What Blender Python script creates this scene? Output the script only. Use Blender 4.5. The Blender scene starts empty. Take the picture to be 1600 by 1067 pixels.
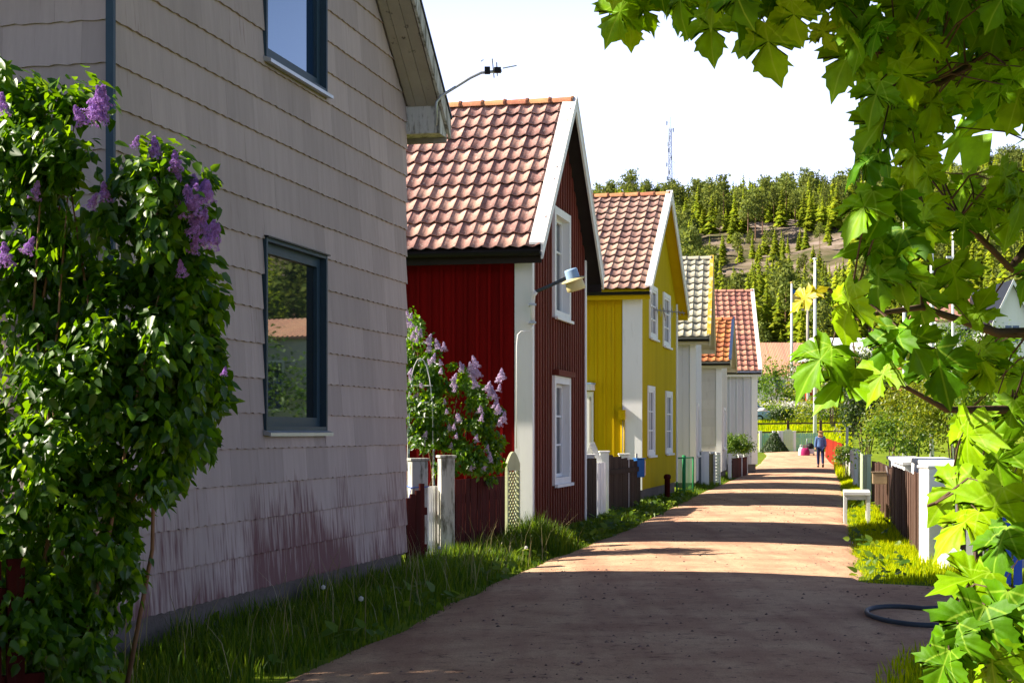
import bpy, bmesh, math, random
import numpy as np
from mathutils import Matrix, Vector, noise as mnoise
rnd = random.Random(7)
rng = np.random.default_rng(11)
sc = bpy.context.scene
C = sc.collection
R = math.radians

# ------------------------------------------------------------------ camera
F_PX, HOR, CAM_H = 2600.0, 675.0, 1.65
cam = bpy.data.cameras.new('camera')
cam_o = bpy.data.objects.new('camera', cam); C.objects.link(cam_o)
cam_o.location = (0, 0, CAM_H); cam_o.rotation_euler = (R(90), 0, 0)
cam.sensor_width = 36; cam.sensor_fit = 'HORIZONTAL'
cam.lens = F_PX / 1600 * 36
cam.shift_y = (HOR - 533.5) / 1600
cam.clip_start = 0.05; cam.clip_end = 3000
cam.dof.use_dof = False
sc.camera = cam_o
# ------------------------------------------------------------------ light
SUN_EL, SUN_AZ = R(38), math.atan2(0.07, -1.0)     # direction TO the sun in the xy plane
sun_dir = Vector((math.cos(SUN_AZ) * math.cos(SUN_EL), math.sin(SUN_AZ) * math.cos(SUN_EL), math.sin(SUN_EL)))
sun = bpy.data.lights.new('sun', 'SUN'); sun.energy = 5.0; sun.angle = R(0.53); sun.color = (1.0, 0.90, 0.75)
sun_o = bpy.data.objects.new('sun', sun); C.objects.link(sun_o)
sun_o.rotation_euler = (-sun_dir).to_track_quat('-Z', 'Y').to_euler()
world = bpy.data.worlds.new('World'); sc.world = world; world.use_nodes = True
wn = world.node_tree.nodes; wl = world.node_tree.links
bg = wn['Background']; sky = wn.new('ShaderNodeTexSky'); sky.sky_type = 'NISHITA'; sky.sun_disc = False
sky.sun_elevation = SUN_EL
sky.sun_rotation = math.atan2(sun_dir.x, sun_dir.y)
sky.altitude = 60; sky.air_density = 0.6; sky.dust_density = 0.6; sky.ozone_density = 1.0
bg.inputs[1].default_value = 0.05
# bright summer haze all round the horizon, thinning out into blue overhead
tc = wn.new('ShaderNodeTexCoord'); sxy = wn.new('ShaderNodeSeparateXYZ'); wl.new(tc.outputs['Generated'], sxy.inputs[0])
hr = wn.new('ShaderNodeMapRange'); hr.interpolation_type = 'SMOOTHSTEP'; hr.inputs[1].default_value = 0.18; hr.inputs[2].default_value = 0.40; hr.inputs[3].default_value = 1.0; hr.inputs[4].default_value = 0.0
wl.new(sxy.outputs['Z'], hr.inputs[0])
hm_ = wn.new('ShaderNodeMix'); hm_.data_type = 'RGBA'; wl.new(hr.outputs[0], hm_.inputs['Factor']); wl.new(sky.outputs[0], hm_.inputs['A']); hm_.inputs['B'].default_value = (8.3, 9.6, 13.8, 1)
wl.new(hm_.outputs['Result'], bg.inputs[0])
sc.view_settings.view_transform = 'Standard'; sc.view_settings.look = 'None'
sc.view_settings.exposure = 1.5; sc.view_settings.gamma = 1.0
sc.view_settings.use_curve_mapping = False

# ------------------------------------------------------------------ helpers
def WX(px, Y): return (px - 800.0) / F_PX * Y
def WZ(py, Y): return CAM_H + (HOR - py) / F_PX * Y
def sstep(t): t = min(1.0, max(0.0, t)); return t * t * (3 - 2 * t)

def tag(o, label=None, cat=None, group=None, kind=None):
    if label: o['label'] = label
    if cat: o['category'] = cat
    if group: o['group'] = group
    if kind: o['kind'] = kind
    return o
def empty(name, loc=(0, 0, 0), rz=0.0, label=None, cat=None, group=None, parent=None):
    o = bpy.data.objects.new(name, None); C.objects.link(o)
    o.location = loc; o.rotation_euler = (0, 0, rz); o.empty_display_size = 0.2
    if parent: o.parent = parent
    return tag(o, label, cat, group)
def link(name, me, parent=None, mx=None):
    o = bpy.data.objects.new(name, me); C.objects.link(o)
    if parent is not None: o.parent = parent
    if mx is not None: o.matrix_basis = mx
    return o
def mesh_np(name, V, Fc, mat, smooth=False):
    V = np.ascontiguousarray(V, dtype=np.float32); Fc = np.ascontiguousarray(Fc, dtype=np.int32)
    me = bpy.data.meshes.new(name); n, k = Fc.shape
    me.vertices.add(len(V)); me.vertices.foreach_set('co', V.ravel())
    me.loops.add(n * k); me.loops.foreach_set('vertex_index', Fc.ravel())
    me.polygons.add(n); me.polygons.foreach_set('loop_start', np.arange(0, n * k, k, dtype=np.int32))
    try: me.polygons.foreach_set('loop_total', np.full(n, k, dtype=np.int32))
    except Exception: pass
    if smooth: me.polygons.foreach_set('use_smooth', np.ones(n, dtype=bool))
    me.update(calc_edges=True); me.validate()
    if mat: me.materials.append(mat)
    return me

class MB:
    """collects faces; build() links them as one mesh object"""
    def __init__(s): s.v = []; s.f = []; s.m = []; s.cm = 0
    def add(s, v, f, mx=None):
        b = len(s.v)
        if mx is not None: v = [mx @ Vector(p) for p in v]
        s.v += [tuple(p) for p in v]; s.f += [tuple(i + b for i in q) for q in f]; s.m += [s.cm] * len(f)
        return s
    def hexa(s, p):   # p: 4 bottom, 4 top
        return s.add(p, [(3, 2, 1, 0), (4, 5, 6, 7), (0, 1, 5, 4), (1, 2, 6, 5), (2, 3, 7, 6), (3, 0, 4, 7)])
    def box(s, x0, x1, y0, y1, z0, z1, mx=None):
        p = [(x0, y0, z0), (x1, y0, z0), (x1, y1, z0), (x0, y1, z0), (x0, y0, z1), (x1, y0, z1), (x1, y1, z1), (x0, y1, z1)]
        if mx is not None: p = [mx @ Vector(q) for q in p]
        return s.hexa(p)
    def bar(s, a, b, w, h, up=(0, 0, 1)):
        a, b = Vector(a), Vector(b); d = (b - a); L = d.length; d.normalize()
        u = Vector(up); sd = d.cross(u)
        if sd.length < 1e-4: sd = d.cross(Vector((1, 0, 0)))
        sd.normalize(); u = sd.cross(d)
        p = []
        for e in (a, b):
            p.append([e + sd * (-w / 2) + u * (-h / 2), e + sd * (w / 2) + u * (-h / 2), e + sd * (w / 2) + u * (h / 2), e + sd * (-w / 2) + u * (h / 2)])
        return s.hexa(p[0] + p[1])
    def tube(s, pts, r, n=8, caps=True):
        pts = [Vector(p) for p in pts]; k = len(pts)
        rr = r if isinstance(r, (list, tuple)) else [r] * k
        vs = []; fs = []; ref = None
        for i, p in enumerate(pts):
            d = (pts[min(i + 1, k - 1)] - pts[max(i - 1, 0)]).normalized()
            if ref is None:
                ref = d.orthogonal().normalized()
            ref = (ref - d * ref.dot(d)); ref = ref.normalized() if ref.length > 1e-5 else d.orthogonal().normalized()
            w = d.cross(ref)
            for j in range(n):
                t = 2 * math.pi * j / n
                vs.append(p + (ref * math.cos(t) + w * math.sin(t)) * rr[i])
        for i in range(k - 1):
            for j in range(n):
                fs.append((i * n + j, i * n + (j + 1) % n, (i + 1) * n + (j + 1) % n, (i + 1) * n + j))
        if caps:
            fs.append(tuple(range(n - 1, -1, -1))); fs.append(tuple((k - 1) * n + j for j in range(n)))
        return s.add(vs, fs)
    def lathe(s, prof, n=16, mx=None):
        vs = []; fs = []
        for r, z in prof:
            for j in range(n):
                t = 2 * math.pi * j / n; vs.append((r * math.cos(t), r * math.sin(t), z))
        for i in range(len(prof) - 1):
            for j in range(n):
                fs.append((i * n + j, i * n + (j + 1) % n, (i + 1) * n + (j + 1) % n, (i + 1) * n + j))
        return s.add(vs, fs, mx)
    def mesh(s, name, mats, smooth=False):
        me = bpy.data.meshes.new(name); me.from_pydata(s.v, [], s.f)
        for m in (mats if isinstance(mats, (list, tuple)) else [mats]): me.materials.append(m)
        if any(s.m): me.polygons.foreach_set('material_index', s.m)
        if smooth: me.polygons.foreach_set('use_smooth', [True] * len(s.f))
        me.update(); return me
    def build(s, name, mats, parent=None, smooth=False, mx=None, kind=None, bevel=0):
        o = link(name, s.mesh(name, mats, smooth), parent, mx)
        if kind: o['kind'] = kind
        if bevel:
            b = o.modifiers.new('bevel', 'BEVEL'); b.width = bevel; b.segments = 1; b.limit_method = 'ANGLE'
        return o

# ------------------------------------------------------------------ materials
def nt(name):
    m = bpy.data.materials.new(name); m.use_nodes = True
    return m, m.node_tree.nodes, m.node_tree.links, m.node_tree.nodes['Principled BSDF']
def rand_socket(N, L):
    oi = N.new('ShaderNodeObjectInfo'); ge = N.new('ShaderNodeNewGeometry')
    a = N.new('ShaderNodeMath'); a.operation = 'ADD'; L.new(oi.outputs['Random'], a.inputs[0]); L.new(ge.outputs['Random Per Island'], a.inputs[1])
    f = N.new('ShaderNodeMath'); f.operation = 'FRACT'; L.new(a.outputs[0], f.inputs[0])
    return f.outputs[0], ge.outputs['Position']
def mat(name, col, rough=0.7, var=0.18, scale=3.0, rv=0.1, bump=0.15, bscale=40.0, stretch=(1, 1, 1), stain=None, stain_amt=0.0,
        stain_scale=(6, 6, 1), stain_lo=0.5, stain_hi=0.7, spec=0.1, metal=0.0, hv=0.0):
    m, N, L, P = nt(name)
    rs, pos = rand_socket(N, L)
    mp = N.new('ShaderNodeMapping'); mp.inputs['Scale'].default_value = stretch; L.new(pos, mp.inputs['Vector'])
    n1 = N.new('ShaderNodeTexNoise'); n1.inputs['Scale'].default_value = scale; n1.inputs['Detail'].default_value = 6; n1.inputs['Roughness'].default_value = 0.65
    L.new(mp.outputs[0], n1.inputs['Vector'])
    m1 = N.new('ShaderNodeMapRange'); m1.inputs[1].default_value = 0.25; m1.inputs[2].default_value = 0.75; m1.inputs[3].default_value = 1 - var; m1.inputs[4].default_value = 1 + var
    L.new(n1.outputs['Fac'], m1.inputs[0])
    m2 = N.new('ShaderNodeMapRange'); m2.inputs[3].default_value = 1 - rv; m2.inputs[4].default_value = 1 + rv; L.new(rs, m2.inputs[0])
    mu = N.new('ShaderNodeMath'); mu.operation = 'MULTIPLY'; L.new(m1.outputs[0], mu.inputs[0]); L.new(m2.outputs[0], mu.inputs[1])
    hs = N.new('ShaderNodeHueSaturation'); hs.inputs['Color'].default_value = (*col, 1); L.new(mu.outputs[0], hs.inputs['Value'])
    if hv:
        m3 = N.new('ShaderNodeMapRange'); m3.inputs[3].default_value = 0.5 - hv; m3.inputs[4].default_value = 0.5 + hv; L.new(rs, m3.inputs[0]); L.new(m3.outputs[0], hs.inputs['Hue'])
    out = hs.outputs[0]
    if stain:
        mp2 = N.new('ShaderNodeMapping'); mp2.inputs['Scale'].default_value = stain_scale; L.new(pos, mp2.inputs['Vector'])
        n2 = N.new('ShaderNodeTexNoise'); n2.inputs['Scale'].default_value = 1.0; n2.inputs['Detail'].default_value = 7; n2.inputs['Roughness'].default_value = 0.7
        L.new(mp2.outputs[0], n2.inputs['Vector'])
        r2 = N.new('ShaderNodeMapRange'); r2.inputs[1].default_value = stain_lo; r2.inputs[2].default_value = stain_hi; r2.inputs[4].default_value = stain_amt
        L.new(n2.outputs['Fac'], r2.inputs[0])
        mx = N.new('ShaderNodeMix'); mx.data_type = 'RGBA'; L.new(r2.outputs[0], mx.inputs['Factor']); L.new(out, mx.inputs['A']); mx.inputs['B'].default_value = (*stain, 1)
        out = mx.outputs['Result']
    L.new(out, P.inputs['Base Color'])
    P.inputs['Roughness'].default_value = rough; P.inputs['Metallic'].default_value = metal
    P.inputs['Specular IOR Level'].default_value = spec
    if bump:
        n3 = N.new('ShaderNodeTexNoise'); n3.inputs['Scale'].default_value = bscale; n3.inputs['Detail'].default_value = 5
        L.new(mp.outputs[0], n3.inputs['Vector'])
        b = N.new('ShaderNodeBump'); b.inputs['Strength'].default_value = bump; b.inputs['Distance'].default_value = 0.02; L.new(n3.outputs['Fac'], b.inputs['Height'])
        L.new(b.outputs[0], P.inputs['Normal'])
    return m
def foliage(name, col, tcol, tr=0.45, rv=0.35, hv=0.02, rough=0.45, spec=0.35, vein=False, patch=0.0):
    m, N, L, P = nt(name)
    rs, pos = rand_socket(N, L)
    v = N.new('ShaderNodeMapRange'); v.inputs[3].default_value = 1 - rv; v.inputs[4].default_value = 1 + rv; L.new(rs, v.inputs[0])
    h = N.new('ShaderNodeMapRange'); h.inputs[3].default_value = 0.5 + hv; h.inputs[4].default_value = 0.5 - hv; L.new(rs, h.inputs[0])
    vv = v.outputs[0]
    if vein:                                             # blotchy tone and a few brown blemishes
        bl = N.new('ShaderNodeTexNoise'); bl.inputs['Scale'].default_value = 26; bl.inputs['Detail'].default_value = 6; L.new(pos, bl.inputs['Vector'])
        bmr = N.new('ShaderNodeMapRange'); bmr.inputs[1].default_value = 0.3; bmr.inputs[2].default_value = 0.7; bmr.inputs[3].default_value = 0.70; bmr.inputs[4].default_value = 1.2; L.new(bl.outputs['Fac'], bmr.inputs[0])
        mm = N.new('ShaderNodeMath'); mm.operation = 'MULTIPLY'; L.new(vv, mm.inputs[0]); L.new(bmr.outputs[0], mm.inputs[1]); vv = mm.outputs[0]
    if patch:                                            # tone differs from crown to crown
        bl = N.new('ShaderNodeTexNoise'); bl.inputs['Scale'].default_value = 0.16; bl.inputs['Detail'].default_value = 3; L.new(pos, bl.inputs['Vector'])
        bmr = N.new('ShaderNodeMapRange'); bmr.inputs[1].default_value = 0.35; bmr.inputs[2].default_value = 0.65; bmr.inputs[3].default_value = 1 - patch; bmr.inputs[4].default_value = 1 + patch; L.new(bl.outputs['Fac'], bmr.inputs[0])
        mm = N.new('ShaderNodeMath'); mm.operation = 'MULTIPLY'; L.new(vv, mm.inputs[0]); L.new(bmr.outputs[0], mm.inputs[1]); vv = mm.outputs[0]
    outs = []
    for c in (col, tcol):
        hs = N.new('ShaderNodeHueSaturation'); hs.inputs['Color'].default_value = (*c, 1); L.new(vv, hs.inputs['Value']); L.new(h.outputs[0], hs.inputs['Hue']); outs.append(hs.outputs[0])
    L.new(outs[0], P.inputs['Base Color']); P.inputs['Roughness'].default_value = rough; P.inputs['Specular IOR Level'].default_value = spec
    t = N.new('ShaderNodeBsdfTranslucent'); L.new(outs[1], t.inputs['Color'])
    mx = N.new('ShaderNodeMixShader'); mx.inputs[0].default_value = tr
    L.new(P.outputs[0], mx.inputs[1]); L.new(t.outputs[0], mx.inputs[2])
    L.new(mx.outputs[0], N['Material Output'].inputs['Surface'])
    if vein:
        nz = N.new('ShaderNodeTexNoise'); nz.inputs['Scale'].default_value = 60; nz.inputs['Detail'].default_value = 4; L.new(pos, nz.inputs['Vector'])
        b = N.new('ShaderNodeBump'); b.inputs['Strength'].default_value = 0.5; b.inputs['Distance'].default_value = 0.006; L.new(nz.outputs['Fac'], b.inputs['Height'])
        L.new(b.outputs[0], P.inputs['Normal']); L.new(b.outputs[0], t.inputs['Normal'])
        b.inputs['Strength'].default_value = 0.22
        tcn = N.new('ShaderNodeTexCoord'); prev = None
        for ang in (0, 40, -40, 82, -82):                # five main veins spreading from the leaf base
            vr = N.new('ShaderNodeVectorRotate'); vr.rotation_type = 'Z_AXIS'; vr.inputs['Angle'].default_value = R(ang); L.new(tcn.outputs['Object'], vr.inputs['Vector'])
            sp_ = N.new('ShaderNodeSeparateXYZ'); L.new(vr.outputs[0], sp_.inputs[0])
            ab = N.new('ShaderNodeMath'); ab.operation = 'ABSOLUTE'; L.new(sp_.outputs['X'], ab.inputs[0])
            bk_ = N.new('ShaderNodeMath'); bk_.operation = 'LESS_THAN'; bk_.inputs[1].default_value = -0.01; L.new(sp_.outputs['Y'], bk_.inputs[0])
            sm_ = N.new('ShaderNodeMath'); sm_.operation = 'ADD'; L.new(ab.outputs[0], sm_.inputs[0]); L.new(bk_.outputs[0], sm_.inputs[1])
            if prev is None: prev = sm_.outputs[0]
            else:
                mn = N.new('ShaderNodeMath'); mn.operation = 'MINIMUM'; L.new(prev, mn.inputs[0]); L.new(sm_.outputs[0], mn.inputs[1]); prev = mn.outputs[0]
        vm = N.new('ShaderNodeMapRange'); vm.inputs[1].default_value = 0.006; vm.inputs[2].default_value = 0.022; vm.inputs[3].default_value = 0.55; vm.inputs[4].default_value = 0.0; L.new(prev, vm.inputs[0])
        mv = N.new('ShaderNodeMix'); mv.data_type = 'RGBA'; L.new(vm.outputs[0], mv.inputs['Factor']); L.new(outs[0], mv.inputs['A']); mv.inputs['B'].default_value = (0.36, 0.55, 0.05, 1)
        L.new(mv.outputs['Result'], P.inputs['Base Color'])
    return m
def glass_mat(name, col=(0.015, 0.018, 0.02), ior=2.1, rough=0.015):
    m, N, L, P = nt(name); P.inputs['Base Color'].default_value = (*col, 1); P.inputs['Roughness'].default_value = rough; P.inputs['IOR'].default_value = ior; P.inputs['Specular Tint'].default_value = (0.62, 0.84, 1.0, 1)  # specular tint paints a sky-blue cast into the reflections
    return m
V3 = (1, 1, 0.12)
M = {}
M['white'] = mat('white_paint', (0.74, 0.74, 0.73), 0.55, 0.06, 2.5, 0.03, 0.06, 60, V3, (0.35, 0.33, 0.28), 0.5, (9, 9, 1.2), 0.58, 0.8)
M['white_old'] = mat('weathered_white_paint', (0.48, 0.465, 0.43), 0.75, 0.15, 4, 0.06, 0.2, 60, V3, (0.08, 0.07, 0.045), 0.85, (14, 14, 3), 0.48, 0.62)
M['red_board'] = mat('falu_red_board', (0.15, 0.002, 0.002), 0.9, 0.2, 4, 0.14, 0.25, 60, V3)
M['red_batten'] = mat('faded_red_batten', (0.125, 0.028, 0.017), 0.75, 0.2, 4, 0.15, 0.25, 60, V3, (0.10, 0.025, 0.018), 0.6, (20, 20, 2), 0.5, 0.7)
M['red_dark'] = mat('dark_red_board', (0.048, 0.006, 0.005), 0.8, 0.25, 4, 0.2, 0.25, 60, V3, (0.04, 0.03, 0.025), 0.5, (12, 12, 2), 0.55, 0.75)
M['yellow'] = mat('yellow_board', (0.56, 0.375, 0.0), 0.65, 0.10, 2, 0.05, 0.15, 60, V3, (0.33, 0.2, 0.02), 0.4, (7, 7, 0.8), 0.55, 0.8)
M['yellow_wall'] = mat('yellow_render', (0.42, 0.31, 0.0), 0.9, 0.10, 2, 0.05, 0.15, 60, V3, (0.24, 0.15, 0.02), 0.4, (7, 7, 0.8), 0.55, 0.8)
M['whiteboard'] = mat('white_board', (0.62, 0.62, 0.64), 0.6, 0.08, 2, 0.05, 0.12, 60, V3, (0.3, 0.28, 0.25), 0.4, (8, 8, 0.9), 0.58, 0.8)
M['grey_board'] = mat('pale_grey_board', (0.50, 0.51, 0.56), 0.65, 0.1, 2, 0.08, 0.15, 60, V3, (0.25, 0.22, 0.2), 0.4, (10, 10, 1), 0.58, 0.8)
M['offwhite'] = mat('offwhite_cladding', (0.55, 0.52, 0.48), 0.75, 0.1, 2, 0.06, 0.15, 60, V3, (0.3, 0.22, 0.16), 0.5, (8, 8, 1.5), 0.55, 0.8)
M['concrete'] = mat('grey_concrete', (0.13, 0.11, 0.105), 0.9, 0.25, 3, 0.05, 0.4, 30)
M['black'] = mat('black_metal', (0.012, 0.012, 0.013), 0.4, 0.2, 3, 0.05, 0.0)
M['dark_wood'] = mat('dark_brown_board', (0.028, 0.016, 0.012), 0.8, 0.3, 4, 0.25, 0.3, 60, V3, (0.06, 0.05, 0.042), 0.5, (16, 16, 2), 0.5, 0.75)
M['brown_fence'] = mat('brown_fence_board', (0.095, 0.055, 0.042), 0.8, 0.25, 4, 0.22, 0.3, 60, V3, (0.19, 0.15, 0.13), 0.6, (18, 18, 1.6), 0.5, 0.75)
M['grey_metal'] = mat('galvanised_metal', (0.42, 0.44, 0.47), 0.4, 0.12, 8, 0.05, 0.03, 60, metal=0.6)
M['blue_frame'] = mat('blue_grey_frame', (0.035, 0.06, 0.085), 0.45, 0.1, 4, 0.05, 0.05)
M['soffit'] = mat('weathered_soffit', (0.33, 0.29, 0.23), 0.8, 0.15, 3, 0.05, 0.2, 40, (1, 1, 1), (0.05, 0.04, 0.035), 0.9, (9, 9, 9), 0.60, 0.68)
M['dark_soffit'] = mat('dark_soffit', (0.025, 0.02, 0.018), 0.85, 0.2, 3, 0.05, 0.1)
M['cream'] = mat('cream_board', (0.56, 0.5, 0.32), 0.7, 0.1, 3, 0.05, 0.1)
M['lichen_board'] = mat('lichen_yellow_board', (0.5, 0.33, 0.03), 0.85, 0.25, 8, 0.05, 0.3, 40, (1, 1, 1), (0.6, 0.55, 0.4), 0.8, (5, 5, 5), 0.5, 0.6)
M['navy_board'] = mat('navy_board', (0.03, 0.05, 0.11), 0.6, 0.1, 3, 0.05, 0.1)
M['glass'] = glass_mat('window_glass')
M['sky_glass'] = glass_mat('sky_tinted_glass', (0.012, 0.03, 0.07), 2.3); M['sky_glass'].node_tree.nodes['Principled BSDF'].inputs['Specular Tint'].default_value = (0.28, 0.62, 1.0, 1)  # blue of the mirrored sky put into base colour and specular tint
M['glass_far'] = glass_mat('far_window_glass', ior=1.7)
M['curtain'] = mat('white_curtain', (0.6, 0.6, 0.6), 0.9, 0.1, 4, 0.05, 0.1)
def tile_mat(name, c1, c2, lich, amt=0.7, rv=0.25):
    m = mat(name, c1, 0.78, 0.22, 9, rv, 0.35, 90, (1, 1, 1), lich, amt, (22, 22, 22), 0.555, 0.66, spec=0.25, hv=0.012)
    return m
M['tile_red'] = tile_mat('old_clay_tile', (0.46, 0.25, 0.205), None, (0.60, 0.53, 0.46), 0.85, 0.36)
M['tile_yel'] = tile_mat('weathered_clay_tile', (0.40, 0.235, 0.185), None, (0.55, 0.50, 0.45), 0.7, 0.3)
M['tile_cream'] = tile_mat('pale_concrete_tile', (0.47, 0.44, 0.33), None, (0.25, 0.25, 0.18), 0.5, 0.1)
M['tile_orange'] = tile_mat('orange_clay_tile', (0.48, 0.165, 0.06), None, (0.6, 0.4, 0.3), 0.3, 0.2)
M['tile_pink'] = tile_mat('salmon_clay_tile', (0.52, 0.23, 0.16), None, (0.6, 0.5, 0.45), 0.4, 0.18)
M['ridge'] = tile_mat('ridge_clay_tile', (0.46, 0.19, 0.095), None, (0.55, 0.4, 0.2), 0.5, 0.2)

def shingle_material():
    m, N, L, P = nt('cement_shingle')
    rs, pos = rand_socket(N, L)
    v = N.new('ShaderNodeMapRange'); v.inputs[3].default_value = 0.86; v.inputs[4].default_value = 1.10; L.new(rs, v.inputs[0])
    mp = N.new('ShaderNodeMapping'); mp.inputs['Scale'].default_value = (11, 11, 0.9); L.new(pos, mp.inputs['Vector'])
    n = N.new('ShaderNodeTexNoise'); n.inputs['Scale'].default_value = 1; n.inputs['Detail'].default_value = 8; n.inputs['Roughness'].default_value = 0.7; L.new(mp.outputs[0], n.inputs['Vector'])
    hs = N.new('ShaderNodeHueSaturation'); hs.inputs['Color'].default_value = (0.40, 0.315, 0.295, 1)
    fm = N.new('ShaderNodeMapRange'); fm.inputs[1].default_value = 0.3; fm.inputs[2].default_value = 0.7; fm.inputs[3].default_value = 0.88; fm.inputs[4].default_value = 1.08; L.new(n.outputs['Fac'], fm.inputs[0])
    mu = N.new('ShaderNodeMath'); mu.operation = 'MULTIPLY'; L.new(v.outputs[0], mu.inputs[0]); L.new(fm.outputs[0], mu.inputs[1]); L.new(mu.outputs[0], hs.inputs['Value'])
    # reddish algae streaks: patches that run down the rows, thickest near the ground
    sx = N.new('ShaderNodeSeparateXYZ'); L.new(pos, sx.inputs[0])
    zr = N.new('ShaderNodeMapRange'); zr.inputs[1].default_value = 0.35; zr.inputs[2].default_value = 1.35; zr.inputs[3].default_value = 0.43; zr.inputs[4].default_value = 0.0; L.new(sx.outputs['Z'], zr.inputs[0])
    big = N.new('ShaderNodeTexNoise'); big.inputs['Scale'].default_value = 0.85; big.inputs['Detail'].default_value = 3; L.new(pos, big.inputs['Vector'])
    bm = N.new('ShaderNodeMapRange'); bm.inputs[1].default_value = 0.38; bm.inputs[2].default_value = 0.62; bm.inputs[3].default_value = -0.12; bm.inputs[4].default_value = 0.14; L.new(big.outputs['Fac'], bm.inputs[0])
    mp2 = N.new('ShaderNodeMapping'); mp2.inputs['Scale'].default_value = (24, 24, 1.5); L.new(pos, mp2.inputs['Vector'])
    n2 = N.new('ShaderNodeTexNoise'); n2.inputs['Scale'].default_value = 1; n2.inputs['Detail'].default_value = 5; n2.inputs['Roughness'].default_value = 0.6; L.new(mp2.outputs[0], n2.inputs['Vector'])
    s = N.new('ShaderNodeMath'); s.operation = 'ADD'; L.new(n2.outputs['Fac'], s.inputs[0]); L.new(zr.outputs[0], s.inputs[1])
    s2 = N.new('ShaderNodeMath'); s2.operation = 'ADD'; L.new(s.outputs[0], s2.inputs[0]); L.new(bm.outputs[0], s2.inputs[1])
    k = N.new('ShaderNodeMapRange'); k.inputs[1].default_value = 0.70; k.inputs[2].default_value = 0.95; k.inputs[4].default_value = 0.9; L.new(s2.outputs[0], k.inputs[0])
    mx = N.new('ShaderNodeMix'); mx.data_type = 'RGBA'; L.new(k.outputs[0], mx.inputs['Factor']); L.new(hs.outputs[0], mx.inputs['A']); mx.inputs['B'].default_value = (0.125, 0.045, 0.05, 1)
    L.new(mx.outputs['Result'], P.inputs['Base Color']); P.inputs['Roughness'].default_value = 0.8; P.inputs['Specular IOR Level'].default_value = 0.25
    b = N.new('ShaderNodeBump'); b.inputs['Strength'].default_value = 0.25; b.inputs['Distance'].default_value = 0.01; L.new(n.outputs['Fac'], b.inputs['Height']); L.new(b.outputs[0], P.inputs['Normal'])
    return m
M['shingle'] = shingle_material()

def ground_material(name, cols, scale, bump=0.4, rough=0.95):
    m, N, L, P = nt(name)
    ge = N.new('ShaderNodeNewGeometry'); pos = ge.outputs['Position']
    n = N.new('ShaderNodeTexNoise'); n.inputs['Scale'].default_value = scale; n.inputs['Detail'].default_value = 9; n.inputs['Roughness'].default_value = 0.65; L.new(pos, n.inputs['Vector'])
    r = N.new('ShaderNodeValToRGB'); L.new(n.outputs['Fac'], r.inputs[0])
    e = r.color_ramp.elements
    for i, (p, c) in enumerate(cols):
        el = e[i] if i < 2 else e.new(p)
        el.position = p; el.color = (*c, 1)
    L.new(r.outputs[0], P.inputs['Base Color']); P.inputs['Roughness'].default_value = rough; P.inputs['Specular IOR Level'].default_value = 0.15
    n3 = N.new('ShaderNodeTexNoise'); n3.inputs['Scale'].default_value = 28; n3.inputs['Detail'].default_value = 8; n3.inputs['Roughness'].default_value = 0.7; L.new(pos, n3.inputs['Vector'])
    b = N.new('ShaderNodeBump'); b.inputs['Strength'].default_value = bump; b.inputs['Distance'].default_value = 0.03; L.new(n3.outputs['Fac'], b.inputs['Height']); L.new(b.outputs[0], P.inputs['Normal'])
    return m
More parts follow.
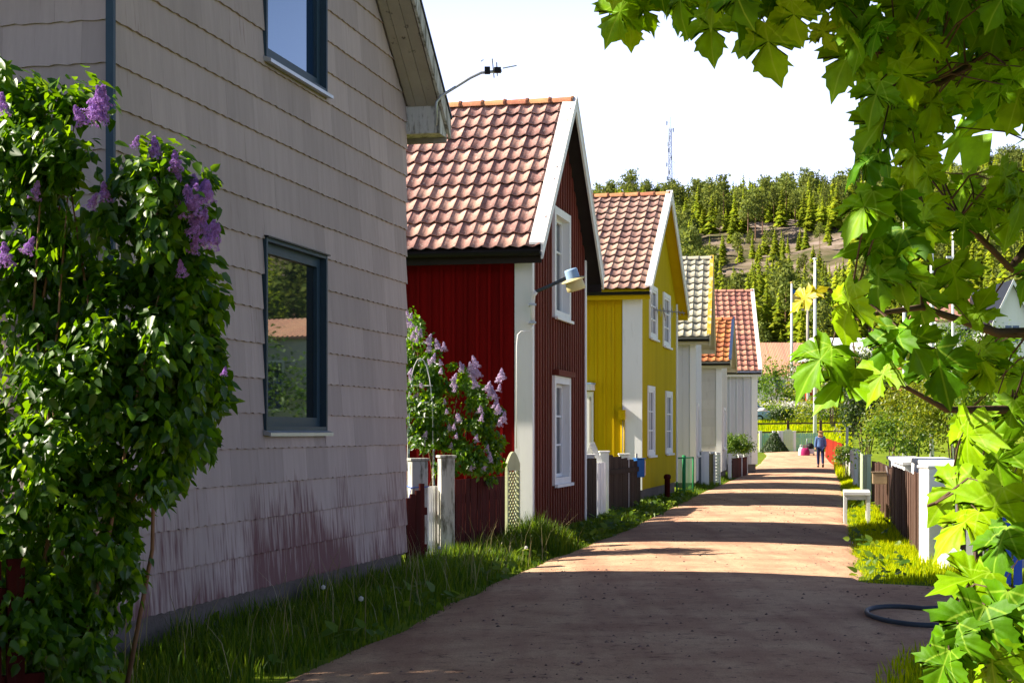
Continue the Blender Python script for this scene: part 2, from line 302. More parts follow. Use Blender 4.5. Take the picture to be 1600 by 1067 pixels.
def road_material():
    m, N, L, P = nt('packed_dirt')
    ge = N.new('ShaderNodeNewGeometry'); pos = ge.outputs['Position']
    def noise(scale, det=8, vec=None, ro=0.65):
        n = N.new('ShaderNodeTexNoise'); n.inputs['Scale'].default_value = scale; n.inputs['Detail'].default_value = det; n.inputs['Roughness'].default_value = ro
        L.new(vec or pos, n.inputs['Vector']); return n.outputs['Fac']
    rt = N.new('ShaderNodeMapping'); rt.inputs['Rotation'].default_value = (0, 0, R(11)); rt.inputs['Scale'].default_value = (1.3, 0.09, 1); L.new(pos, rt.inputs['Vector'])
    r = N.new('ShaderNodeValToRGB'); L.new(noise(0.9), r.inputs[0])
    r.color_ramp.elements[0].position = 0.40; r.color_ramp.elements[0].color = (0.47, 0.275, 0.175, 1)
    r.color_ramp.elements[1].position = 0.58; r.color_ramp.elements[1].color = (0.61, 0.395, 0.25, 1)
    trk = N.new('ShaderNodeMapRange'); trk.inputs[1].default_value = 0.45; trk.inputs[2].default_value = 0.62; trk.inputs[3].default_value = 0.0; trk.inputs[4].default_value = 0.42
    L.new(noise(1.6, 3, rt.outputs[0]), trk.inputs[0])
    mx = N.new('ShaderNodeMix'); mx.data_type = 'RGBA'; L.new(trk.outputs[0], mx.inputs['Factor']); L.new(r.outputs[0], mx.inputs['A']); mx.inputs['B'].default_value = (0.33, 0.16, 0.11, 1)
    dk = N.new('ShaderNodeMapRange'); dk.inputs[1].default_value = 0.545; dk.inputs[2].default_value = 0.64; dk.inputs[4].default_value = 0.7
    L.new(noise(7.0, 10, None, 0.8), dk.inputs[0])
    mx2 = N.new('ShaderNodeMix'); mx2.data_type = 'RGBA'; L.new(dk.outputs[0], mx2.inputs['Factor']); L.new(mx.outputs['Result'], mx2.inputs['A']); mx2.inputs['B'].default_value = (0.12, 0.06, 0.05, 1)
    fg = N.new('ShaderNodeMapRange'); fg.inputs[1].default_value = 0.3; fg.inputs[2].default_value = 0.7; fg.inputs[3].default_value = 0.72; fg.inputs[4].default_value = 1.2
    L.new(noise(70, 4), fg.inputs[0])
    hs = N.new('ShaderNodeHueSaturation'); L.new(mx2.outputs['Result'], hs.inputs['Color']); L.new(fg.outputs[0], hs.inputs['Value'])
    L.new(hs.outputs[0], P.inputs['Base Color']); P.inputs['Roughness'].default_value = 0.95; P.inputs['Specular IOR Level'].default_value = 0.1
    b = N.new('ShaderNodeBump'); b.inputs['Strength'].default_value = 0.7; b.inputs['Distance'].default_value = 0.03; L.new(noise(18, 12, None, 0.75), b.inputs['Height']); L.new(b.outputs[0], P.inputs['Normal'])
    return m
M['road'] = road_material()
M['lawn'] = ground_material('grass_ground', [(0.3, (0.07, 0.10, 0.004)), (0.72, (0.20, 0.27, 0.006)), (0.5, (0.13, 0.19, 0.005))], 1.4)
M['soil'] = ground_material('verge_soil', [(0.35, (0.05, 0.06, 0.015)), (0.7, (0.12, 0.085, 0.05)), (0.5, (0.06, 0.09, 0.015))], 3.0)
M['hill'] = ground_material('hill_ground', [(0.34, (0.05, 0.065, 0.018)), (0.58, (0.24, 0.185, 0.155)), (0.47, (0.12, 0.10, 0.055)), (0.68, (0.36, 0.30, 0.265))], 0.09, 1.0)
M['maple'] = foliage('maple_leaf', (0.145, 0.32, 0.001), (0.30, 0.54, 0.001), 0.27, 0.45, 0.022, 0.5, 0.12, True)
M['maple_yellow'] = foliage('yellow_maple_leaf', (0.45, 0.40, 0.015), (0.8, 0.72, 0.02), 0.45, 0.1, 0.01)
M['lilac_leaf'] = foliage('lilac_leaf', (0.033, 0.092, 0.001), (0.27, 0.52, 0.004), 0.34, 0.5, 0.02, 0.38, 0.4)
M['lilac_flower'] = foliage('lilac_flower', (0.46, 0.24, 0.64), (0.5, 0.26, 0.66), 0.3, 0.3, 0.02, 0.7, 0.1)
M['lilac_pale'] = foliage('pale_lilac_flower', (0.72, 0.57, 0.76), (0.6, 0.48, 0.7), 0.3, 0.3, 0.02, 0.7, 0.1)
M['white_flower'] = foliage('white_flower', (0.7, 0.68, 0.62), (0.6, 0.6, 0.55), 0.3, 0.15, 0.01, 0.7, 0.1)
M['bush'] = foliage('bush_leaf', (0.07, 0.14, 0.010), (0.26, 0.40, 0.02), 0.38, 0.35, 0.02)
M['bush_olive'] = foliage('olive_leaf', (0.13, 0.17, 0.008), (0.36, 0.42, 0.015), 0.38, 0.3, 0.02)
M['bush_dark'] = foliage('dark_leaf', (0.022, 0.05, 0.006), (0.08, 0.15, 0.01), 0.3, 0.35, 0.02)
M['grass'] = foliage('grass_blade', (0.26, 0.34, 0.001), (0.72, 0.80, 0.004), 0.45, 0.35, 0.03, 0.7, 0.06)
M['shade_grass'] = foliage('shade_grass_blade', (0.048, 0.10, 0.006), (0.20, 0.32, 0.012), 0.42, 0.4, 0.03, 0.5, 0.15)  # darker copy of the grass blades: left verge shade is in the colour
M['grass_dry'] = foliage('dry_grass_stem', (0.30, 0.26, 0.12), (0.3, 0.26, 0.1), 0.3, 0.3, 0.01)
M['spruce'] = foliage('spruce_needle', (0.165, 0.215, 0.008), (0.42, 0.48, 0.015), 0.25, 0.4, 0.02, 0.7, 0.1, patch=.4)
M['pine'] = foliage('pine_needle', (0.14, 0.175, 0.035), (0.28, 0.33, 0.05), 0.25, 0.4, 0.02, 0.7, 0.1, patch=.35)
M['bark'] = mat('bark', (0.10, 0.065, 0.045), 0.9, 0.3, 8, 0.1, 0.5, 30)
M['pine_bark'] = mat('pine_bark', (0.22, 0.13, 0.08), 0.9, 0.3, 3, 0.2, 0.2, 8)
M['stone'] = mat('small_stone', (0.2, 0.13, 0.11), 0.95, 0.3, 8, 0.4, 0.2, 40)
# ------------------------------------------------------------------ terrain and road
LEFT = [(-6, -4.6), (4, -2.7), (8, -2.0), (10.9, -1.46), (13.2, -1.0), (16.2, -0.5), (20.9, 0.42), (27.7, 1.95), (34.3, 3.2), (45, 5.2), (61, 8.4), (86, 12.9), (98, 15.1), (104, 15.8)]
RIGHT = [(-6, 0.2), (4, 1.2), (9, 2.0), (10.9, 2.42), (12.3, 2.95), (13.4, 4.2), (14.0, 5.6), (16.8, 5.7), (17.4, 4.9), (18.1, 3.75), (22, 4.5), (28, 5.6), (37.3, 7.4), (60, 11.75), (76, 14.75), (98, 19.1), (104, 20.2)]
def interp(tab, y):
    if y <= tab[0][0]: return tab[0][1]
    for (a, va), (b, vb) in zip(tab, tab[1:]):
        if y <= b: return va + (vb - va) * (y - a) / (b - a)
    return tab[-1][1]
def base_z(y):
    if y < 84: return 0.0
    if y < 106: return 0.40 * sstep((y - 84) / 22)
    return 0.40 + 0.088 * (y - 106)
def hz(x, y):
    z = base_z(min(y, 170))
    l = interp(LEFT, y); r = interp(RIGHT, y)
    if y < 104:
        if x < l: z += 0.20 * sstep((l - x - 0.2) / 1.6) * sstep((y - 27) / 8)
        if x > r: z += 0.05 * sstep((x - r) / 1.0)
    if x > r + 6 and y > 30: z += 0.055 * (x - r - 6) * sstep((y - 30) / 60) * (1 if y < 170 else 1)
    if y > 170:
        t = y - 170
        z += 0.172 * t - max(0, t - 300) * 0.10
        z += (mnoise.noise(Vector((x * 0.012, y * 0.012, 0))) * 9 + mnoise.noise(Vector((x * 0.035, y * 0.035, 3))) * 3.0 + mnoise.noise(Vector((x * 0.14, y * 0.10, 8))) * 1.1 + abs(mnoise.noise(Vector((x * 0.3, y * 0.2, 4)))) * .8) * sstep(t / 60)
        z += 0.075 * min(max(x - 52, 0), 120) * sstep((t - 60) / 150)
    return z
def grid_sheet(name, xs, ys, f, m):
    nx, ny = len(xs), len(ys)
    V = np.array([(x, y, f(x, y)) for y in ys for x in xs])
    i = np.arange(nx - 1)[None, :] + nx * np.arange(ny - 1)[:, None]; i = i.ravel()
    return link(name, mesh_np(name, V, np.stack([i, i + 1, i + 1 + nx, i + nx], 1), m, True))
def on_road(x, y): return interp(LEFT, y) - 0.05 < x < interp(RIGHT, y) + 0.05 and y < 104
def ground_f(x, y): return hz(x, y) - (0.03 if on_road(x, y) else 0.0)
ys = list(np.arange(-30, 6, 2)) + list(np.arange(6, 40, 0.5)) + list(np.arange(40, 175, 1.5))
xs = list(np.arange(-60, -8, 4)) + list(np.arange(-8, 26, 0.5)) + list(np.arange(26, 60, 2)) + list(np.arange(60, 200, 10))
g = grid_sheet('ground', xs, ys, ground_f, M['lawn']); tag(g, kind='structure')
hy = list(np.arange(172.5, 430, 2.8)) + list(np.arange(430, 560, 6)) + list(np.arange(560, 1500, 60)); hx = list(np.arange(-300, 0, 12)) + list(np.arange(0, 170, 2.8)) + list(np.arange(170, 520, 10))
hill = grid_sheet('hillside', hx, hy, lambda x, y: hz(x, y) - 0.02, M['hill']); tag(hill, kind='structure')
# packed dirt road, a little higher in the middle, soft wheel tracks
ry = list(np.arange(-6, 24, 0.3)) + list(np.arange(24, 104.2, 0.8)); NU = 29
V = []
for y in ry:
    l, r = interp(LEFT, y), interp(RIGHT, y)
    l += 0.10 * mnoise.noise(Vector((0, y * 0.9, 5))) - 0.15; r += 0.10 * mnoise.noise(Vector((9, y * 0.9, 5))) + 0.12
    for k in range(NU):
        u = k / (NU - 1); x = l + (r - l) * u
        e = 4 * u * (1 - u)
        z = base_z(y) + 0.004 + 0.055 * e ** 0.6 + 0.012 * mnoise.noise(Vector((x * 0.8, y * 0.5, 1))) + 0.006 * mnoise.noise(Vector((x * 4, y * 4, 2)))
        if k in (0, NU - 1): z = base_z(y) - 0.035
        V.append((x, y, z))
i = np.arange(NU - 1)[None, :] + NU * np.arange(len(ry) - 1)[:, None]; i = i.ravel()
road = link('road', mesh_np('road', V, np.stack([i, i + 1, i + 1 + NU, i + NU], 1), M['road'], True)); tag(road, kind='structure')

# ------------------------------------------------------------------ houses
def tile_mesh(name, w, l, m, amp=0.028, n=6):
    b = MB(); vs = []; th = 0.012
    for j, (y, lift) in enumerate(((0, 0.056), (l, 0.004))):
        for k in range(n + 1):
            u = k / n; vs.append(((u - 0.0) * w * 1.06, y, lift + amp * (0.5 + 0.5 * math.cos(2 * math.pi * (u * 1.0))) - .014 * (1 - u)))
    for k in range(n + 1):
        u = k / n; vs.append((u * w * 1.06, 0.0, 0.056 - th + amp * (0.5 + 0.5 * math.cos(2 * math.pi * u)) - .014 * (1 - u)))
    fs = [(k, k + 1, n + 2 + k, n + 1 + k) for k in range(n)] + [(2 * n + 2 + k, 2 * n + 3 + k, k + 1, k) for k in range(n)]
    b.add(vs, fs); return b
def pane_set(win, F, a0, a1, z0, z1, rec, nx, ny, fm, gm, sash_w=0.05, bar_w=0.03):
    b = MB()
    def bx(A0, A1, O0, O1, Z0, Z1):
        b.hexa([F(A0, O0, Z0), F(A1, O0, Z0), F(A1, O1, Z0), F(A0, O1, Z0), F(A0, O0, Z1), F(A1, O0, Z1), F(A1, O1, Z1), F(A0, O1, Z1)])
    o0, o1 = -rec - 0.02, -rec + 0.035
    bx(a0, a0 + sash_w, o0, o1, z0, z1); bx(a1 - sash_w, a1, o0, o1, z0, z1)
    bx(a0 + sash_w, a1 - sash_w, o0, o1, z0, z0 + sash_w); bx(a0 + sash_w, a1 - sash_w, o0, o1, z1 - sash_w, z1)
    A0, A1, Z0, Z1 = a0 + sash_w, a1 - sash_w, z0 + sash_w, z1 - sash_w
    for k in range(1, nx):
        c = A0 + (A1 - A0) * k / nx; bx(c - bar_w / 2, c + bar_w / 2, o0, o1 - 0.008, Z0, Z1)
    for k in range(1, ny):
        c = Z0 + (Z1 - Z0) * k / ny
        for q in range(nx):
            p0 = A0 + (A1 - A0) * q / nx + (bar_w / 2 if q else 0); p1 = A0 + (A1 - A0) * (q + 1) / nx - (bar_w / 2 if q < nx - 1 else 0)
            bx(p0, p1, o0, o1 - 0.011, c - bar_w / 2, c + bar_w / 2)
    b.build('sash', fm, win)
    for q in range(nx):
        for k in range(ny):
            p0 = A0 + (A1 - A0) * q / nx; p1 = A0 + (A1 - A0) * (q + 1) / nx
            c0 = Z0 + (Z1 - Z0) * k / ny; c1 = Z0 + (Z1 - Z0) * (k + 1) / ny
            pb = MB(); o = -rec
            pb.hexa([F(p0, o - .006, c0), F(p1, o - .006, c0), F(p1, o, c0), F(p0, o, c0), F(p0, o - .006, c1), F(p1, o - .006, c1), F(p1, o, c1), F(p0, o, c1)])
            pb.build('pane', gm, win)
def window(root, F, a0, a1, z0, z1, rec, casing, cm, fm, gm, nx=1, ny=1, proud=0.05, sill=True, head=None, sash_w=0.05):
    b = MB()
    def bx(A0, A1, O0, O1, Z0, Z1, bb=b):
        bb.hexa([F(A0, O0, Z0), F(A1, O0, Z0), F(A1, O1, Z0), F(A0, O1, Z0), F(A0, O0, Z1), F(A1, O0, Z1), F(A1, O1, Z1), F(A0, O1, Z1)])
    c = casing
    bx(a0 - c, a0, -rec - .03, proud, z0 - c, z1 + c); bx(a1, a1 + c, -rec - .03, proud, z0 - c, z1 + c)
    bx(a0, a1, -rec - .03, proud - .003, z0 - c, z0); bx(a0, a1, -rec - .03, proud - .003, z1, z1 + c)
    win = b.build('window', cm, root)
    pane_set(win, F, a0, a1, z0, z1, rec, nx, ny, fm, gm, sash_w)
    if sill:
        s = MB(); bx(a0 - c - .02, a1 + c + .02, proud + .002, proud + .05, z0 - c - .03, z0 - c + .015, s); s.build('sill', cm, win)
    if head:
        s = MB(); bx(a0 - c - .04, a1 + c + .04, 0.03, proud + .07, z1 + c + .003, z1 + c + .09, s); s.build('header_board', head, win)
    return win
def strips(root, F, name, m, a0, a1, pitch, width, o0, o1, zb, ztop, openings, kind_join=False, jitter=0.0, gap=0.004, every=1):
    """upright boards; each board is an object of its own (or all joined)"""
    n = max(1, int(round((a1 - a0) / pitch))); p = (a1 - a0) / n; J = MB()
    for k in range(n):
        c = a0 + (k + 0.5) * p; w = (width if width else p - gap)
        A0, A1 = c - w / 2, c + w / 2
        segs = [(zb, None)]
        ops = sorted([q for q in openings if q[0] < c + w * .35 and q[1] > c - w * .35], key=lambda q: q[2])
        lo = zb; parts = []
        for q in ops:
            if q[2] > lo + .02: parts.append((lo, q[2], q[2]))
            lo = q[3]
        t0, t1 = ztop(A0), ztop(A1)
        if min(t0, t1) > lo + .02: parts.append((lo, t0, t1))
        for (b0, t0, t1) in parts:
            dz = 0.0
            oo = o1 + jitter * (rnd.random() - .5)
            bb = J if kind_join else MB()
            bb.hexa([F(A0, o0, b0), F(A1, o0, b0), F(A1, oo, b0), F(A0, oo, b0), F(A0, o0, t0), F(A1, o0, t1), F(A1, oo, t1), F(A0, oo, t0)])
            if not kind_join: bb.build(name, m, root)
    if kind_join:
        J.build(name, m, root, kind='stuff')
def house(name, label, cx, cy, z0, theta, W, L, tip_z, ridge_z, a=0.4, o=0.3, wall_m=None, tile=None, tw=0.21, tl=0.30, tile_cols=20, soffit=None,
          barge=None, cap=None, cap_w=0.2, gutter=True, openings=(), side_openings=(), ridge_m=None, group=None, zbase=0.0, barge_h=0.2, tile_amp=0.040, gutter_m=None, far=False):
    root = empty(name, (cx, cy, z0), R(90) - theta, label, 'house', group)
    slope = (ridge_z - tip_z) / (W / 2 + a); p = math.atan(slope); cp, sp = math.cos(p), math.sin(p)
    top = tip_z + slope * a - 0.14                       # wall top at the eave
    FF = lambda A, O, Z: Vector((A, -O, Z))              # street gable
    FS = lambda A, O, Z: Vector((-O, A, Z))              # eave side towards the camera
    zt = lambda A: top + slope * min(max(A, 0), W - min(A, W))
    # wall core
    b = MB()
    def core(F, a0, a1, ztop, ops):
        cuts = sorted(set([a0, a1] + [q[0] for q in ops] + [q[1] for q in ops] + ([W / 2] if F is FF else [])))
        for s0, s1 in zip(cuts, cuts[1:]):
            if s1 - s0 < 1e-4: continue
            mid = (s0 + s1) / 2; lo = zbase
            for q in sorted([q for q in ops if q[0] <= mid <= q[1]], key=lambda q: q[2]):
                b.hexa([F(s0, -.16, lo), F(s1, -.16, lo), F(s1, 0, lo), F(s0, 0, lo), F(s0, -.16, q[2]), F(s1, -.16, q[2]), F(s1, 0, q[2]), F(s0, 0, q[2])]); lo = q[3]
            t0, t1 = ztop(s0), ztop(s1)
            b.hexa([F(s0, -.16, lo), F(s1, -.16, lo), F(s1, 0, lo), F(s0, 0, lo), F(s0, -.16, t0), F(s1, -.16, t1), F(s1, 0, t1), F(s0, 0, t0)])
    core(FF, 0, W, zt, [(q[0] - .02, q[1] + .02, q[2] - .02, q[3] + .02) for q in openings]); core(FS, 0.16, L, lambda A: top, list(side_openings))
    b.box(W - .16, W, .16, L, zbase, top)
    b.hexa([(0, L - .16, zbase), (W / 2, L - .16, zbase), (W / 2, L, zbase), (0, L, zbase), (0, L - .16, top), (W / 2, L - .16, zt(W / 2)), (W / 2, L, zt(W / 2)), (0, L, top)])
    b.hexa([(W / 2, L - .16, zbase), (W, L - .16, zbase), (W, L, zbase), (W / 2, L, zbase), (W / 2, L - .16, zt(W / 2)), (W, L - .16, top), (W, L, top), (W / 2, L, zt(W / 2))])
    b.build('wall', wall_m, root)
    # roof deck
    rb = MB(); t = 0.05; d = 0.075
    for sgn in (0, 1):
        X = (lambda x: x) if not sgn else (lambda x: W - x)
        e0 = (-a, tip_z - d); e1 = (W / 2, ridge_z - d)
        rb.hexa([(X(e0[0]), -o, e0[1] - t), (X(e1[0]), -o, e1[1] - t), (X(e1[0]), L + o, e1[1] - t), (X(e0[0]), L + o, e0[1] - t),
                 (X(e0[0]), -o, e0[1]), (X(e1[0]), -o, e1[1]), (X(e1[0]), L + o, e1[1]), (X(e0[0]), L + o, e0[1])])
    roof = rb.build('roof', soffit or M['dark_soffit'], root)
    # tiles
    if tile:
        sl = math.hypot(W / 2 + a, ridge_z - tip_z); nr = max(1, int(round(sl / tl))); rl = sl / nr
        tb = tile_mesh('tile', tw, rl + .05, tile, tile_amp, 5 if far else 6); vv = tb.v; ff = tb.f
        tm = tb.mesh('tile', tile, True)
        nc = int((L + 2 * o - 0.04) / tw); J = MB(); J2 = MB()
        for k in range(nc):
            for r in range(nr):
                q = r * rl
                jz = (rnd.random() - .5) * 0.012; jy = (rnd.random() - .5) * 0.012; tilt = (rnd.random() - .5) * 0.03
                org = Vector((-a + q * cp, -o + 0.02 + (k + 1) * tw + jy, tip_z - d + 0.012 + q * sp + jz))
                mx = Matrix(((0, cp, -sp, org.x), (-1, 0, 0, org.y), (0, sp, cp, org.z), (0, 0, 0, 1))) @ Matrix.Rotation(tilt, 4, 'Z')
                if k < tile_cols: link('tile', tm, roof, mx)
                else: J.add(vv, ff, mx)
                org2 = Vector((W + a - q * cp, -o + 0.02 + k * tw + jy, org.z))
                mx2 = Matrix(((0, -cp, sp, org2.x), (1, 0, 0, org2.y), (0, sp, cp, org2.z), (0, 0, 0, 1)))
                J2.add(vv, ff, mx2)
        if J.v: J.build('tile_field', tile, roof, True, kind='stuff')
        J2.build('tile_field', tile, roof, True, kind='stuff')
        # ridge tiles
        rt = MB(); n = 7; ln = 0.40; vs = []
        for (y, rr) in ((0, 0.105), (ln, 0.09)):
            for k in range(n + 1):
                tt = math.pi * k / n; vs.append((math.cos(tt) * rr * 1.25, y, math.sin(tt) * rr))
        rt.add(vs, [(k, k + 1, n + 2 + k, n + 1 + k) for k in range(n)])
        vs2 = [(math.cos(math.pi * k / n) * .105 * 1.25, 0, math.sin(math.pi * k / n) * .105) for k in range(n + 1)] + [(math.cos(math.pi * k / n) * .118 * 1.25, .03, math.sin(math.pi * k / n) * .118) for k in range(n + 1)]
        rt.add(vs2, [(k, k + 1, n + 2 + k, n + 1 + k) for k in range(n)])
        rm = rt.mesh('ridge_tile', ridge_m or tile, True); y = -o
        while y < L + o - ln:
            link('ridge_tile', rm, roof, Matrix.Translation((W / 2, y, ridge_z - d + .015))); y += ln - 0.03
    # barge boards on the street gable, with a cap lying over the last tiles
    for sgn in (0, 1):
        X = (lambda x: x) if not sgn else (lambda x: W - x)
        bb = MB(); x0, x1 = -a - 0.03, W / 2; zz0 = tip_z - 0.03 * slope; zz1 = ridge_z
        h = barge_h
        pts = []
        for (y0, y1) in ((-o - .035, -o - .003),):
            bb.hexa([(X(x0), y0, zz0 + .02 - h), (X(x1), y0, zz1 + .02 - h), (X(x1), y1, zz1 + .02 - h), (X(x0), y1, zz0 + .02 - h), (X(x0), y0, zz0 + .03), (X(x1), y0, zz1 + .03), (X(x1), y1, zz1 + .03), (X(x0), y1, zz0 + .03)])
        br = bb.build('barge_board', barge or M['white'], root)
        cb = MB()
        cb.hexa([(X(x0), -o - .05, zz0 + .032), (X(x1), -o - .05, zz1 + .032), (X(x1), -o + cap_w, zz1 + .032), (X(x0), -o + cap_w, zz0 + .032),
                 (X(x0), -o - .05, zz0 + .065), (X(x1), -o - .05, zz1 + .065), (X(x1), -o + cap_w, zz1 + .065), (X(x0), -o + cap_w, zz0 + .065)])
        cb.build('barge_cap', cap or barge or M['white'], root)
    # eave box and gutter
    for sgn in (0, 1):
        X = (lambda x: x) if not sgn else (lambda x: W - x)
        eb = MB(); xa, xb = sorted((X(-a + .02), X(-a + .05)))
        eb.box(xa, xb, -o, L + o, tip_z - .26, tip_z - d - t - .002); eb.build('fascia', M['dark_soffit'] if soffit is None else soffit, root)
        if gutter:
            gb = MB(); n = 6; vs = []; rr = .07
            for y in (-o - .01, L + o):
                for k in range(n + 1):
                    tt = math.pi + math.pi * k / n; vs.append((X(-a - .065) + rr * math.cos(tt), y, tip_z - .10 + rr * math.sin(tt)))
            gb.add(vs, [(k, k + 1, n + 2 + k, n + 1 + k) for k in range(n)]); gb.add(vs[:n + 1], [tuple(range(n + 1))])
            gb.build('gutter', gutter_m or M['black'], root, True)
    fb = MB(); fb.box(.03, W - .03, .03, L - .03, -0.6, zbase - .003); fb.build('foundation', M['concrete'], root)
    root['_'] = 0; del root['_']
    return root, FF, FS, zt, top
def corner_board(root, F, a0, a1, o0, o1, z0, z1, m, name='corner_board'):
    b = MB(); b.hexa([F(a0, o0, z0), F(a1, o0, z0), F(a1, o1, z0), F(a0, o1, z0), F(a0, o0, z1), F(a1, o0, z1), F(a1, o1, z1), F(a0, o1, z1)])
    return b.build(name, m, root)
TH = math.atan(585 / F_PX)

# --- grey shingled house (nearest)
Wg = 7.15
g_ops = [(2.86, 4.38, 1.70, 3.28), (2.86, 4.38, 4.88, 6.30)]
grey, FF, FS, zt, top = house('grey_house', 'tall grey house clad in wavy cement shingles, nearest on the left', WX(172, 11.42), 11.42, 0, TH, Wg, 7.6,
    5.14, 8.24, a=0.34, o=0.40, wall_m=M['concrete'], tile=None, soffit=M['soffit'], barge=M['white_old'], cap=M['black'], cap_w=0.02, gutter=False, openings=g_ops, zbase=0.30)
wavy = []
def shingle(F, A0, A1, Z0, Z1, wav, ztop, seed, lift):
    n = max(2, int(round((A1 - A0) / 0.05))); b = MB(); th = 0.009
    vf, vb_ = [], []
    fr, bt, tp = [], [], []
    for k in range(n + 1):
        A = A0 + (A1 - A0) * k / n
        w = (0.0048 * math.sin((A + seed * .013) * 2 * math.pi / 0.17) + 0.005 * mnoise.noise(Vector((A * 3.1, seed * 1.7, 2))) + .002 * math.sin(A * 53 + seed)) if wav else 0.0
        zb = Z0 + w; zt_ = min(Z1, ztop(A))
        if zt_ < zb + .002: zt_ = zb + .002
        fr.append(F(A, 0.026 + th + lift, zb)); tp.append(F(A, 0.004 + th + lift * .3, zt_)); bt.append(F(A, 0.006, zb + .004))
    m1 = n + 1
    fs = [(k, k + 1, m1 + k + 1, m1 + k) for k in range(n)] + [(2 * m1 + k, 2 * m1 + k + 1, k + 1, k) for k in range(n)]
    fs += [(0, m1, 2 * m1), (n, 2 * m1 + n, m1 + n)]
    b.add(fr + tp + bt, fs); return b
def clad(F, a0, a1, ztop, ops, rows, z_start=0.33, exp=0.296, sw=0.60, join=False, zmax=99):
    J = MB()
    for r in range(rows):
        Z0 = z_start + r * exp; Z1 = Z0 + exp + .03
        A = a0 - (sw / 2 if r % 2 else 0.0) - 0.1 * ((r * 7) % 3)
        while A < a1:
            A0, A1 = max(A, a0) + .0004, min(A + sw, a1) - .0004; A += sw
            if A1 - A0 < .04 or Z0 > max(ztop(A0), ztop(A1)) - .02: continue
            rects = [(A0, A1, Z0, Z1, True)]
            for q in ops:
                nr = []
                for (x0, x1, y0, y1, wv) in rects:
                    if x1 <= q[0] or x0 >= q[1] or y1 <= q[2] or y0 >= q[3]: nr.append((x0, x1, y0, y1, wv)); continue
                    if x0 < q[0]: nr.append((x0, q[0], y0, y1, wv))
                    if x1 > q[1]: nr.append((q[1], x1, y0, y1, wv))
                    m0, m1 = max(x0, q[0]), min(x1, q[1])
                    if y0 < q[2]: nr.append((m0, m1, y0, q[2], wv))
                    if y1 > q[3] + .02: nr.append((m0, m1, q[3], y1, False))
                rects = nr
            for (x0, x1, y0, y1, wv) in rects:
                if x1 - x0 < .03 or y1 - y0 < .02: continue
                bb = shingle(F, x0, x1, y0, y1, wv, ztop, r, rnd.random() * .0015)
                if join: J.add(bb.v, bb.f)
                else: bb.build('shingle', M['shingle'], grey)
    if join: J.build('shingle_field', M['shingle'], grey, kind='stuff')
ops_c = [(q[0] - .03, q[1] + .03, q[2] - .05, q[3] + .03) for q in g_ops]
clad(FF, 0.0, Wg, lambda A: zt(A) - .01, ops_c, 26)
clad(FS, 0.0, 1.9, lambda A: top, [], 17)
clad(FS, 1.9, 7.6, lambda A: top, [], 17, join=True)
corner_board(grey, FF, -.047, -.010, -.010, .047, .30, top, M['blue_frame'], 'corner_trim')
for q in g_ops:
    w = window(grey, FF, q[0], q[1], q[2], q[3], 0.05, 0.035, M['blue_frame'], M['blue_frame'], M['sky_glass'] if q[2] > 4 else M['glass'], 1, 1, proud=0.05, sill=False, sash_w=0.085)
    s = MB(); s.hexa([FF(q[0] - .06, .03, q[2] - .075), FF(q[1] + .06, .03, q[2] - .075), FF(q[1] + .06, .10, q[2] - .085), FF(q[0] - .06, .10, q[2] - .085),
                      FF(q[0] - .06, .03, q[2] - .03), FF(q[1] + .06, .03, q[2] - .03), FF(q[1] + .06, .10, q[2] - .055), FF(q[0] - .06, .10, q[2] - .055)]); s.build('sill', M['grey_metal'], w)
    s = MB(); s.hexa([FF(q[0] - .05, .0, q[3] + .035), FF(q[1] + .05, .0, q[3] + .035), FF(q[1] + .05, .075, q[3] + .03), FF(q[0] - .05, .075, q[3] + .03),
                      FF(q[0] - .05, .0, q[3] + .05), FF(q[1] + .05, .0, q[3] + .05), FF(q[1] + .05, .075, q[3] + .042), FF(q[0] - .05, .075, q[3] + .042)]); s.build('header_flashing', M['black'], w)
# boxed eave end on the far side and soffit boards under the verge
for sgn in (0, 1):
    X = (lambda x: x) if not sgn else (lambda x: Wg - x)
    e = MB(); sl = (8.24 - 5.14) / (Wg / 2 + .34); x0, x1 = sorted((X(-.34), X(0.0)))
    zb = 5.14 - .20
    e.hexa([(X(-.33), -.395, zb), (X(-.005), -.395, zb), (X(-.005), 7.9, zb), (X(-.33), 7.9, zb), (X(-.33), -.395, 5.14 - .13), (X(-.005), -.395, 5.14 - .13 + .3 * sl), (X(-.005), 7.9, 5.14 - .13 + .3 * sl), (X(-.33), 7.9, 5.14 - .13)])
    e.build('eave_box', M['white_old'], grey)
    for (y0, y1) in ((-.39, -.265), (-.26, -.135), (-.13, -.04)):
        s = MB(); z0, z1 = top + .0 - .02, 8.24 - .19
        s.hexa([(X(0), y0, top - .03), (X(Wg / 2), y0, zt(Wg / 2) - .03), (X(Wg / 2), y1, zt(Wg / 2) - .03), (X(0), y1, top - .03), (X(0), y0, top - .005), (X(Wg / 2), y0, zt(Wg / 2) - .005), (X(Wg / 2), y1, zt(Wg / 2) - .005), (X(0), y1, top - .005)])
        s.build('soffit_board', M['soffit'], grey)

